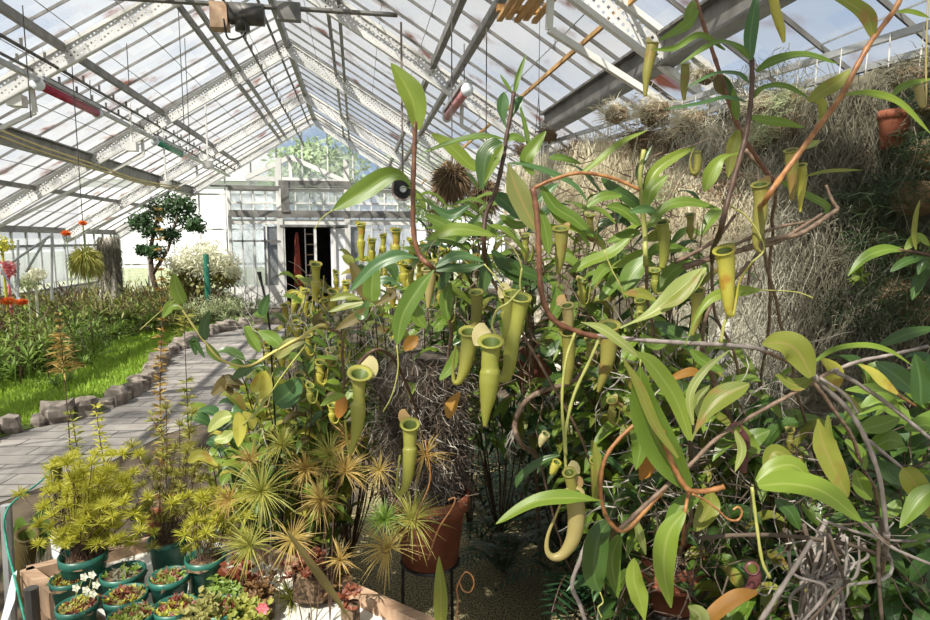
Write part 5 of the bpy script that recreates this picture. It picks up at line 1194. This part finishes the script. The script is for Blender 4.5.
# --- 10 pitchers at left centre
b10 = cp0+V((-.05,.0,.22)); T = plant('pitcher_plant', 'small pitcher plant with two waisted green pitchers in front of the dead roots', b10)
stem_px(T, [(352,378),(362,360),(380,350),(400,370,1.7),(420,430,2.0)], 1.8, 'stem_dark', 1.5, [b10])
pitcher_px(T, [(360,373,11),(359,382,6.6),(359,395,5.8),(359,402,6.0),(358,406,7.6),(358,416,7.2),(357,430,5.4),(353,444,3.2),(350,453,1.8),(347,440,1.2),(345,420,1.0)], 'pitcher_green', 1.3, (14,14), 'lid_pale')
pitcher_px(T, [(410,424,8.6),(410,434,7.0),(410,446,6.4),(410,450,7.4),(409,464,6.4),(407,480,5),(403,491,3.2),(398,493,1.8),(397,480,1.2),(400,455,1.0)], 'pitcher_green', 1.3, (-9,8), 'lid_rust')
leaves(T, [([(345,395),(333,398),(320,406)],9,'leaf_bright',1.35,{}), ([(372,302),(362,285),(350,262)],19,'leaf_brown',1.55,dict(prof='ovt')), ([(372,302),(372,285),(376,258)],19,'leaf_green',1.55,dict(prof='ovt')), ([(368,300),(362,315),(355,310)],12,'leaf_dark',1.5,{}),
 ([(372,308),(355,318),(335,330)],12,'leaf_brown',1.5,{}), ([(372,300),(350,305),(328,312)],9,'leaf_olive',1.55,{}), ([(376,305),(392,295),(386,288)],9,'leaf_brown',1.5,{}), ([(330,328),(318,322),(322,312)],13,'leaf_brown',1.5,{}),
 ([(330,300),(345,296),(362,300)],8,'leaf_olive',1.55,{}), ([(440,640),(441,600),(439,556)],15,'leaf_olive',1.2,dict(prof='lan')), ([(372,285),(385,280),(400,285)],10,'leaf_blue',1.6,{}), ([(380,262),(392,268),(396,280)],12,'leaf_dark',1.6,{})])
tendril(T, [(428,560),(438,530),(452,508),(455,498),(448,500)], 1.25, .9, 'stem_orange'); tendril(T, [(457,625),(458,600),(457,588),(461,578),(466,572),(472,576),(474,584),(470,592),(463,590),(459,580)], 1.3, .8, 'stem_orange')
tendril(T, [(425,440),(430,480),(416,520),(420,560)], 1.3, .7, 'stem_orange')
# --- 11 yellow stem reaching left
b11 = G(330, 560, 0); T = plant('pitcher_plant', 'slender yellow stemmed plant reaching left over the paving', b11)
stem_px(T, [(176,300),(188,318),(205,342),(222,360),(248,366),(274,352),(300,338),(328,328)], .95, 'stem_yellow', 1.5, [P(345,380,1.9), b11], 2)
leaves(T, [([(184,304),(177,290),(174,273)],14,'leaf_bright',1.5,dict(prof='ovt')), ([(184,308),(172,306),(162,318)],12,'leaf_green',1.5,{}), ([(206,340),(204,328),(210,310)],11,'leaf_dark',1.5,{}), ([(262,316),(264,306),(269,294)],11,'leaf_dark',1.5,dict(prof='ovt')),
 ([(277,358),(290,345),(306,342)],15,'leaf_under',1.5,{}), ([(283,348),(272,338),(258,331)],14,'leaf_green',1.5,{}), ([(260,352),(252,340),(244,326)],11,'leaf_green',1.5,{}), ([(264,365),(250,368),(232,378)],12,'leaf_dark',1.5,dict(prof='obo')),
 ([(263,371),(257,385),(250,392)],13,'leaf_yellow',1.48,{}), ([(264,371),(266,388),(259,400)],13,'leaf_yellow',1.48,{}), ([(238,412),(240,428),(238,447)],14,'leaf_yellow',1.48,{}), ([(243,412),(252,420),(252,430)],10,'leaf_yellow',1.5,{}),
 ([(232,416),(220,420),(208,432)],16,'leaf_pale',1.55,dict(prof='ovt')), ([(234,432),(224,438),(214,440)],14,'leaf_pale',1.55,{}), ([(196,355),(193,340),(205,358)],8,'leaf_dark',1.5,{}), ([(212,395),(228,382),(240,390)],15,'leaf_brown',1.55,{}),
 ([(222,362),(212,352),(206,342)],9,'leaf_green',1.5,{}), ([(275,404),(290,392),(300,378)],26,'leaf_blue',1.6,dict(prof='ovt')), ([(232,395),(226,380),(244,385)],13,'leaf_brown',1.55,{}), ([(130,520),(142,508),(155,498)],14,'leaf_dark',1.9,{}), ([(188,462),(200,456),(218,466)],12,'leaf_yellow',1.8,{}),
 ([(273,372),(262,404),(245,425)],3,'leaf_pale',1.5,{})])
tendril(T, [(176,300),(160,312),(140,330)], 1.5, .5); tendril(T, [(306,345),(285,372),(262,405),(243,425)], 1.48, .9, 'stem_green')
mb = MB(); mb.tube([P(259,272,1.6), P(262,285,1.6), P(266,300,1.6), P(270,330,1.7), V((P(280,400,2.2).x, P(280,400,2.2).y, .0))], [.006,.0035,.003,.003,.003], 6); tag(mb.build('plant_stake', 'black_metal'), 'thin stake with a black cap in front of the lobby glass', 'stake')
# ================================================================== MASSES OF LEAVES BETWEEN THE BIG SHOOTS
def mass(name, label, base, tips, mats, ln, w, per=9, pitch=None, prof='lan', stemm='stem_dark', group=None, cat='plant', spread=.5, bend=.10):
    """stems fan from base to tips (px, py, d); leaves sit along the outer part of each stem"""
    t = thing(name, label, cat, base, group); st = MB(); fo = [MB() for _ in mats]; cnt = 0
    for (x, y, d) in tips:
        q = P(x, y, d); m1 = V(base).lerp(q, .5)+V((R.gauss(0,.05), R.gauss(0,.05), -bend*R.random())); c = catmull([base, m1, q], 8)
        st.tube(c, [.0045-.0028*i/len(c) for i in range(len(c))], 5)
        for k in range(per):
            f = 1-(k/per)**1.1*spread; i = f*(len(c)-1); j = min(int(i), len(c)-2); a = c[j].lerp(c[j+1], i-j)
            an = k*2.4+R.uniform(-.4,.4); ax = (c[j+1]-c[j]).normalized(); s1_ = ax.cross(V((.2,.1,1))).normalized(); s2 = s1_.cross(ax)
            d1 = (s1_*math.cos(an)+s2*math.sin(an)+ax*R.uniform(.1,.7)).normalized(); l = ln*R.uniform(.6,1.2)
            dr = R.uniform(.05,.5); pts = [a+d1*l*u+V((0,0,l*(.25*math.sin(u*2.4)-dr*u*u))) for u in (0,.17,.34,.5,.67,.84,1)]
            fo[R.choices(range(len(mats)), [mm[1] for mm in mats])[0]].blade(pts, w*R.uniform(.7,1.15), (V((0,0,1))+(CP-a).normalized()*R.uniform(0,.8)).normalized(), PR[prof], .3, 4, .15, R.uniform(0,6))
            cnt += 1
    st.build('stem', stemm, t, True)
    for f, mm in zip(fo, mats):
        if f.v: f.build('foliage', mm[0], t, True)
    if pitch:
        for (x, y, d, h, r, m) in pitch:
            k = R.uniform(.8,1.1)
            pitcher_px(t, [(x, y, r), (x+R.uniform(-1,1), y+h*.2, r*.74), (x, y+h*.42, r*.68), (x, y+h*.5, r*.95), (x, y+h*.62, r*.9), (x+R.uniform(-1,1), y+h*.85, r*.55), (x+2, y+h, r*.25), (x+6, y+h*.9, .7), (x+8, y+h*.3, .6)], m, d, (R.uniform(-3,3), r*1.3), 'lid_pale' if m != 'pitcher_yellow' else 'pitcher_yellow')
    return t
def rnd(x0, x1, y0, y1, d0, d1, n): return [(R.uniform(x0,x1), R.uniform(y0,y1), R.uniform(d0,d1)) for _ in range(n)]
GM = [('leaf_green',4),('leaf_bright',2),('leaf_dark',2),('leaf_olive',1)]
YM = [('leaf_green',3),('leaf_bright',3),('leaf_olive',2),('leaf_yellow',1.5),('leaf_dark',1)]
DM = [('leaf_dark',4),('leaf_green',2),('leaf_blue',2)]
py = lambda x, y, d, h=24, r=4.5, m='pitcher_yellow': (x, y, d, h, r, m)
ms = []
# left centre, sunlit, full of yellow pitchers
mass('pitcher_plant', 'yellow pitchered plant before the open doorway', G(330,520,0), rnd(292,345,285,330,2.4,2.9,11), YM, .10, .020, 9,
  [py(316,264,2.3,38,5.5),py(305,290,2.4,26,4),py(294,293,2.5,22,3.6),(297,322,2.3,16,4.5,'pitcher_yellow'),py(333,291,2.3,24,5),py(324,300,2.5,20,4),py(285,305,2.6,20,4),py(336,272,2.6,18,3)])
mass('pitcher_plant', 'yellow pitchered plant in the row of upright yellow pitchers right of the doorway', G(385,520,0), rnd(350,412,260,310,2.4,2.9,11), YM, .10, .020, 9,
  [py(361,224,2.2,36,4.5),py(372,240,2.3,24,4),py(383,235,2.3,26,3.4),py(396,230,2.2,34,5),py(404,262,2.3,26,5),py(384,262,2.3,24,5),py(412,240,2.4,24,4),py(410,268,2.3,26,5),py(425,245,2.4,22,4.5),py(420,262,2.4,26,4.5),py(392,285,2.3,22,5),py(346,282,2.5,18,4)])
mass('pitcher_plant', 'leafy plant right of the paving, below the black capped stake', G(300,540,0), rnd(240,300,320,390,2.3,2.8,13), YM, .10, .021, 9, [py(268,345,2.4,18,4),py(290,350,2.4,18,4,'pitcher_tan'),py(256,330,2.6,15,3)])
mass('pitcher_plant', 'leafy plant at the edge of the paving above the large needle rosettes', G(290,560,0), rnd(225,300,385,450,2.0,2.5,13), YM, .11, .023, 9, [py(300,375,2.0,26,5,'pitcher_tan'),py(318,365,2.0,22,4),py(269,420,2.1,16,3.5)])
mass('pitcher_plant', 'leafy plant left of the waisted green pitcher', G(345,540,0), rnd(300,355,340,420,1.9,2.4,13), YM, .10, .021, 9, [py(320,362,1.8,22,4.5),py(308,335,2.0,20,4),py(330,350,2.0,16,4,'pitcher_tan'),py(342,345,1.9,18,4)])
mass('leafy_plant', 'blue green round leaved plant low beside the paving', G(270,545,0), rnd(205,280,400,450,2.2,2.5,9), [('leaf_blue',2),('leaf_green',2),('leaf_bright',1)], .09, .030, 6, None, 'ovt')
mass('leafy_plant', 'low leafy plant behind the red seedlings and needle rosettes', G(330,600,0), rnd(250,350,430,520,2.1,2.4,12), YM, .10, .018, 8)
mass('pitcher_plant', 'olive leaved plant between the doorway pitchers and the bare red stem', G(350,560,0), rnd(300,420,290,350,2.2,2.7,16), YM+[('leaf_brown',1)], .10, .020, 9)
mass('pitcher_plant', 'leafy plant crowding behind the tallest needle rosettes', G(320,580,0), rnd(235,345,400,470,1.9,2.2,18), YM, .08, .013, 10)
mass('leafy_plant', 'yellow green leafy plant right of the feathery pots', G(250,560,0), rnd(205,270,440,520,1.95,2.2,14), YM, .08, .016, 9)
mass('pitcher_plant', 'leafy plant climbing over the top of the dead roots', G(420,560,0), rnd(375,470,300,350,1.9,2.2,12), GM, .10, .018, 8)
mass('pitcher_plant', 'slender leaved plant behind the upright top leaf shoot', G(440,520,0), rnd(430,500,215,270,2.2,2.6,10), GM+[('leaf_yellow',1)], .11, .016, 9)
mass('pitcher_plant', 'olive leaved plant left of the scaly rhizome', G(610,600,0), rnd(560,640,330,420,1.9,2.3,12), GM, .13, .020, 9)
mass('leafy_shrub', 'dark broad leaved plant behind the hooked pitcher', G(600,560,0), rnd(540,620,400,470,2.3,2.7,12), DM, .14, .022, 8)
mass('pitcher_plant', 'yellow green plant with small leaves left of the waisted pitchers', G(310,560,0), rnd(240,350,330,430,1.8,2.2,20), YM+[('leaf_brown',1)], .07, .013, 10, [py(*p_, m=m_) for p_, m_ in (((282,352,1.9,16,3.5),'pitcher_yellow'),((310,385,1.8,18,4),'pitcher_green'),((332,405,1.8,18,4),'pitcher_yellow'),((262,392,1.9,15,3.2),'pitcher_tan'))])
# centre
mass('pitcher_plant', 'tangled plant behind the largest pitchers, centre', G(500,540,0), rnd(430,540,240,320,1.9,2.4,14), GM, .15, .022, 9, [py(448,300,1.9,22,5,'pitcher_green'),py(440,285,2.0,22,4),py(505,300,1.9,26,5,'pitcher_green'),py(458,345,2.0,18,4,'pitcher_olive')])
mass('pitcher_plant', 'tangled plant left of centre below the shaggy moss balls', G(470,540,0), rnd(420,500,190,250,2.0,2.5,12), GM, .13, .020, 9, [py(432,262,2.0,24,4.5),py(445,250,2.1,20,4)])
mass('pitcher_plant', 'leafy plant above the dull red clay pot', G(560,560,0), rnd(520,610,190,280,1.9,2.3,12), GM, .16, .022, 8, [py(590,215,2.0,26,4.5,'pitcher_olive'),py(525,235,2.0,26,4.5,'pitcher_green'),py(607,290,2.0,26,5,'pitcher_olive'),py(582,280,1.9,24,5,'pitcher_green')])
mass('pitcher_plant', 'leafy plant between the clay pot and the cork branch', bd(660,560), rnd(560,650,280,360,1.8,2.2,13), GM, .15, .022, 8, [py(640,300,1.8,26,5,'pitcher_green'),py(590,340,1.8,26,5,'pitcher_olive'),py(630,365,1.8,24,5,'pitcher_olive')])
mass('pitcher_plant', 'leafy plant in front of the pale moss right of centre', bd(720,560), rnd(610,710,200,300,1.8,2.2,12), GM, .15, .021, 8, [py(690,215,1.8,24,4.5,'pitcher_olive'),py(655,270,1.9,24,5,'pitcher_green'),py(640,290,1.9,24,4.5,'pitcher_olive')])
mass('pitcher_plant', 'leafy plant around the scaly rhizome', bd(700,560), rnd(600,720,340,430,1.6,2.0,14), GM, .13, .022, 8, [py(612,400,1.6,24,5,'pitcher_olive'),py(655,430,1.6,22,4,'pitcher_green')])
mass('pitcher_plant', 'leafy plant under the horizontal grey stem at right', bd(800,580), rnd(710,800,370,470,1.6,2.0,12), GM, .13, .022, 8, [py(790,430,1.6,22,4,'pitcher_olive')])
mass('leafy_shrub', 'dark leaved shrub at the right edge below the shade coloured moss', bd(900,590), rnd(830,940,370,470,1.7,2.1,15), DM+[('leaf_green',2)], .14, .032, 9, None, 'ovt')
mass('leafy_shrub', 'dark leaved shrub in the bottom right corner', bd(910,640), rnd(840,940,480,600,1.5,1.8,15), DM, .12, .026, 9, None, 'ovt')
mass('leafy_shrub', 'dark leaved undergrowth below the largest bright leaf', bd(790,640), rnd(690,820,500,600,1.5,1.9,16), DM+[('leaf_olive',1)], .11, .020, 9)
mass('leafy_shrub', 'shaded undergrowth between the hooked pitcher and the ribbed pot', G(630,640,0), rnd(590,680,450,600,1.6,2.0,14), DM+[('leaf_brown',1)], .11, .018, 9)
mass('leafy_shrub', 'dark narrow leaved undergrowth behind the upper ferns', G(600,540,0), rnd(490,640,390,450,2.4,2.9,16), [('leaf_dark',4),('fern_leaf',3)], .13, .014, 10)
# dry twigs everywhere in the middle
def twigs(label, box, n, m, w, base):
    t = thing('dry_twigs', label, 'twigs', base); x0, x1, y0, y1, d0, d1 = box; mb = MB()
    for _ in range(n):
        x, y, d = R.uniform(x0,x1), R.uniform(y0,y1), R.uniform(d0,d1); a = P(x, y, d); dd = V((R.gauss(0,1), R.gauss(0,.6), R.gauss(-.1,.8))).normalized(); p = [a]
        for i in range(5): dd = (dd+V((R.gauss(0,.35), R.gauss(0,.35), R.gauss(0,.35)))).normalized(); p.append(p[-1]+dd*R.uniform(.02,.05))
        mb.tube(p, [w*(1-.15*i) for i in range(6)], 4, False)
    mb.build('twig', m, t); mb = MB(); mb.tube([P((x0+x1)/2, (y0+y1)/2, (d0+d1)/2), base], .008, 5); mb.build('stem', m, t)
twigs('pinkish dry twigs behind the leaves at the centre', (440,620,230,400,1.9,2.4), 220, 'wood_brown', .0028, G(540,560,0))
twigs('pale dry twigs below the horizontal stem, right of centre', (600,790,330,520,1.6,2.0), 170, 'root_pale', .0022, bd(700,590))
twigs('dark dry twigs in the bottom right undergrowth', (640,930,440,620,1.5,1.8), 230, 'root_dark', .0026, bd(800,620))
twigs('pale dry twigs among the yellow pitchers at left centre', (250,430,290,440,2.0,2.5), 260, 'root_pale', .002, G(350,540,0))
twigs('brown dry twigs in front of the pale moss', (560,760,150,300,2.0,2.5), 150, 'wood_brown', .0024, bd(700,560))
for (pts, m, lab) in (([(448,418),(452,405),(460,392)], 'leaf_orange', 'curled orange red dead leaf on the dead roots below the pitchers'), ([(404,350),(412,342),(418,336)], 'leaf_orange', 'orange dead leaf on top of the dead roots'), ([(338,418),(342,405),(345,396)], 'leaf_orange', 'orange dead leaf left of the waisted green pitcher')):
    tt = thing('dead_leaf', lab, 'leaf', P(pts[0][0], pts[0][1], 1.9)); leaf_px(tt, pts, 14, m, 1.9 if 'roots' in lab else 1.5)
# ================================================================== NEEDLE ROSETTES ABOVE THE BENCH
nb = []
for i, (x, y, r, m, n, ux, uy) in enumerate((
 (262,492,46,'needle_olive',80,-.2,.3),(306,470,34,'needle_rust',60,.3,.4),(345,472,34,'needle_rust',50,.5,.4),(320,500,30,'needle_rust',60,0,.2),(250,546,38,'needle_olive',70,-.1,.5),
 (292,540,34,'needle_rust',60,.2,.3),(292,600,44,'needle_olive',90,0,.9),(230,500,24,'needle_rust',40,-.5,.2),(425,455,34,'needle_rust',34,.4,.2),(412,520,44,'needle_olive',80,.2,.5),(388,548,42,'needle_rust',60,-.2,.0),
 (350,440,26,'needle_rust',40,.2,.5),(282,445,30,'needle_olive',50,0,.6),(380,470,26,'needle_rust',34,0,.4),(385,520,26,'leaf_green',60,0,.9),(330,455,30,'needle_olive',50,.4,.6),(250,460,26,'needle_rust',40,-.3,.6),(305,575,26,'needle_rust',40,0,.4),(340,560,26,'needle_rust',36,.3,.2))):
    d = 1.72+R.uniform(-.08,.12); q = P(x, y, d); rr = r/F*d
    t = thing('needle_rosette', 'x', 'plant', q, 'spiky rosettes above the bench'); mb = MB(); ax = (rt*ux+up*uy-fw*.5).normalized()
    for _ in range(int(n*1.5)):
        dd = (V((R.gauss(0,1), R.gauss(0,1), R.gauss(0,1))).normalized()+ax*.45).normalized(); l = rr*R.uniform(.55,1.1)
        mb.blade([q, q+dd*l*.5+V((0,0,l*.03)), q+dd*l-V((0,0,l*.08))], .0018, (CP-q).normalized(), lambda k: max(.08, (1-k)**.7)*(.7 if k < .1 else 1), .2, 2)
    mb.build('foliage', m, t)
    bb = G(min(max(x+R.uniform(-10,10), 215), 330), 620, TZ) if x < 350 else cp0+V((R.uniform(-.08,.08), R.uniform(-.08,.08), .22))
    mb = MB(); mb.tube(catmull([q-ax*.003, q-ax*.06-V((0,0,.05)), bb], 5), .0016, 5); mb.build('stem', 'stem_dark', t); nb.append(t)
order(nb, 'spiky rosette of narrow needle leaves above the bench', '')
# maroon pitchers and fleshy seedlings on the bench
def lowclump(px, py, d, r, m, label, name='seedling_clump', n=50, ll=.02, lw=.007):
    q = P(px, py, d); t = thing(name, label, 'plant', q); mb = MB()
    for _ in range(n):
        a = q+V((R.gauss(0,r*.5), R.gauss(0,r*.5), R.uniform(-.03,.02))); 
        for j in range(4):
            dd = V((R.gauss(0,1), R.gauss(0,1), R.uniform(.1,1.3))).normalized(); mb.blade([a, a+dd*ll*.5, a+dd*ll], lw, V((0,-.4,1)).normalized(), p_ovt, .4, 2)
    mb.build('foliage', m, t); mb = MB()
    mb.lathe([(.001,-.10),(r*.8,-.09),(r*.9,-.01),(.001,.0)], q-V((0,0,.02)), 14, .4, px); mb.build('root_clump', 'potting_soil', t); return t
lowclump(238,572,1.8,.05,'red_leaf','clump of maroon red pitchers right of the green pots',n=30,ll=.026,lw=.012)
lowclump(258,590,1.75,.05,'tuft_red','bronze red seedlings below the maroon clump')
lowclump(310,560,1.8,.06,'red_leaf','low red leaves behind the lowest needle rosette')
lowclump(330,575,1.85,.05,'tuft_red','reddish low plants near the corner of the white sheet')
lowclump(225,590,1.75,.05,'tuft_green','low green seedlings between the pots and the red clump')
lowclump(200,610,1.6,.05,'tuft_mixed','olive seedlings at the bottom edge below the green pots')
lowclump(245,612,1.62,.05,'needle_olive','lime brown seedlings at the bottom edge')
lowclump(350,595,1.7,.03,'red_leaf','few red leaves on the white sheet near its right corner', n=12)
q = P(263, 608, 1.6); t = thing('pink_flower', 'single bright pink flower at the bottom edge', 'flower', q); mb = MB()
for k in range(6): an = k*1.05; e = rt*math.cos(an)+up*math.sin(an); mb.blade([q, q+e*.01, q+e*.018-fw*.004], .008, -fw, p_ovt, .3, 2)
mb.build('petal', 'flower_pink', t); mb = MB(); mb.tube([q, q-V((0,0,.08))], .0012, 4); mb.build('stem', 'stem_green', t)
T = plant('strap_leaf', 'long purplish brown strap leaf slanting across the needle rosettes', G(345, 620, TZ)); leaf_px(T, [(352,622),(330,590),(308,560),(286,530)], 9, 'leaf_brown', 1.45, prof='str'); mb = MB(); mb.tube([P(352,622,1.45), V((P(356,632,1.45).x, P(356,632,1.45).y, TZ))], .003, 5); mb.build('stem', 'stem_dark', T)
# terracotta pots behind the green ones
c = G(158, 520, TZ-.1)
q_ = P(160,520,2.45)-V((0,0,.05)); stand(tpot(q_, .075, .13, 'terracotta pot behind the rear green pot, mostly hidden'), q_, .05); tpot(P(235,568,2.05)-V((0,0,.1)), .08, .12, 'terracotta pot hidden behind the maroon pitchers')
# pitcher at far left with dry grass
T = plant('pitcher_plant', 'striped brown ground pitcher with dry grass, left of the large green pot', P(25,590,2.3)-V((0,0,.3)))
pitcher_px(T, [(27,534,9),(26,548,9.5),(24,565,9),(24,590,6),(26,605,2)], 'leaf_brown', 2.2, (-8,8), 'leaf_green')
leaves(T, [([(20,560),(14,545),(16,525)],12,'leaf_green',2.2,{}), ([(40,560),(45,530),(36,510)],12,'leaf_dark',2.25,{}), ([(30,525),(42,515),(52,500)],14,'leaf_dark',2.3,{}), ([(15,560),(8,575),(12,600)],10,'leaf_green',2.2,{})])
mb = MB()
for k in range(90): a = P(40+R.gauss(0,5), 600, 2.25); mb.needle(a, a+V((R.gauss(0,.05), R.gauss(0,.05), R.uniform(.12,.3))), .0012)
mb.build('dry_grass', 'moss_grey', T)
# ------------------------------------------------------------------ light
w = bpy.data.worlds.new('World'); bpy.context.scene.world = w; w.use_nodes = True
nt = w.node_tree; nt.nodes.clear(); N = nt.nodes.new; L = nt.links.new
out = N('ShaderNodeOutputWorld'); bg = N('ShaderNodeBackground'); tc = N('ShaderNodeTexCoord')
mp = N('ShaderNodeMapping'); mp.inputs['Scale'].default_value = (1, 1, 2.2); L(tc.outputs['Generated'], mp.inputs[0])
n = N('ShaderNodeTexNoise'); n.inputs['Scale'].default_value = 2.6; n.inputs['Detail'].default_value = 7; n.inputs['Roughness'].default_value = .55; L(mp.outputs[0], n.inputs['Vector'])
mr = N('ShaderNodeMapRange'); mr.inputs[1].default_value = .38; mr.inputs[2].default_value = .58; L(n.outputs['Fac'], mr.inputs[0])
mx = N('ShaderNodeMix'); mx.data_type = 'RGBA'; mx.inputs[6].default_value = (.42, .60, .88, 1); mx.inputs[7].default_value = (1.0, 1.0, 1.0, 1); L(mr.outputs[0], mx.inputs[0])
L(mx.outputs[2], bg.inputs[0]); bg.inputs[1].default_value = .85; L(bg.outputs[0], out.inputs[0])
sd = bpy.data.lights.new('sun', 'SUN'); sd.energy = 14.0; sd.angle = math.radians(.6); sd.color = (1, .94, .82)
so = bpy.data.objects.new('sun', sd); C.objects.link(so); so.rotation_euler = V((.50, .52, -.85)).to_track_quat('-Z', 'Y').to_euler(); so.location = (-3, -4, 9)
sc = bpy.context.scene
sc.view_settings.view_transform = 'Standard'; sc.view_settings.look = 'None'; sc.view_settings.gamma = 1; sc.view_settings.use_curve_mapping = False
sc.view_settings.exposure = 0.0
for o in bpy.data.objects:
    if '_c' in o: del o['_c']
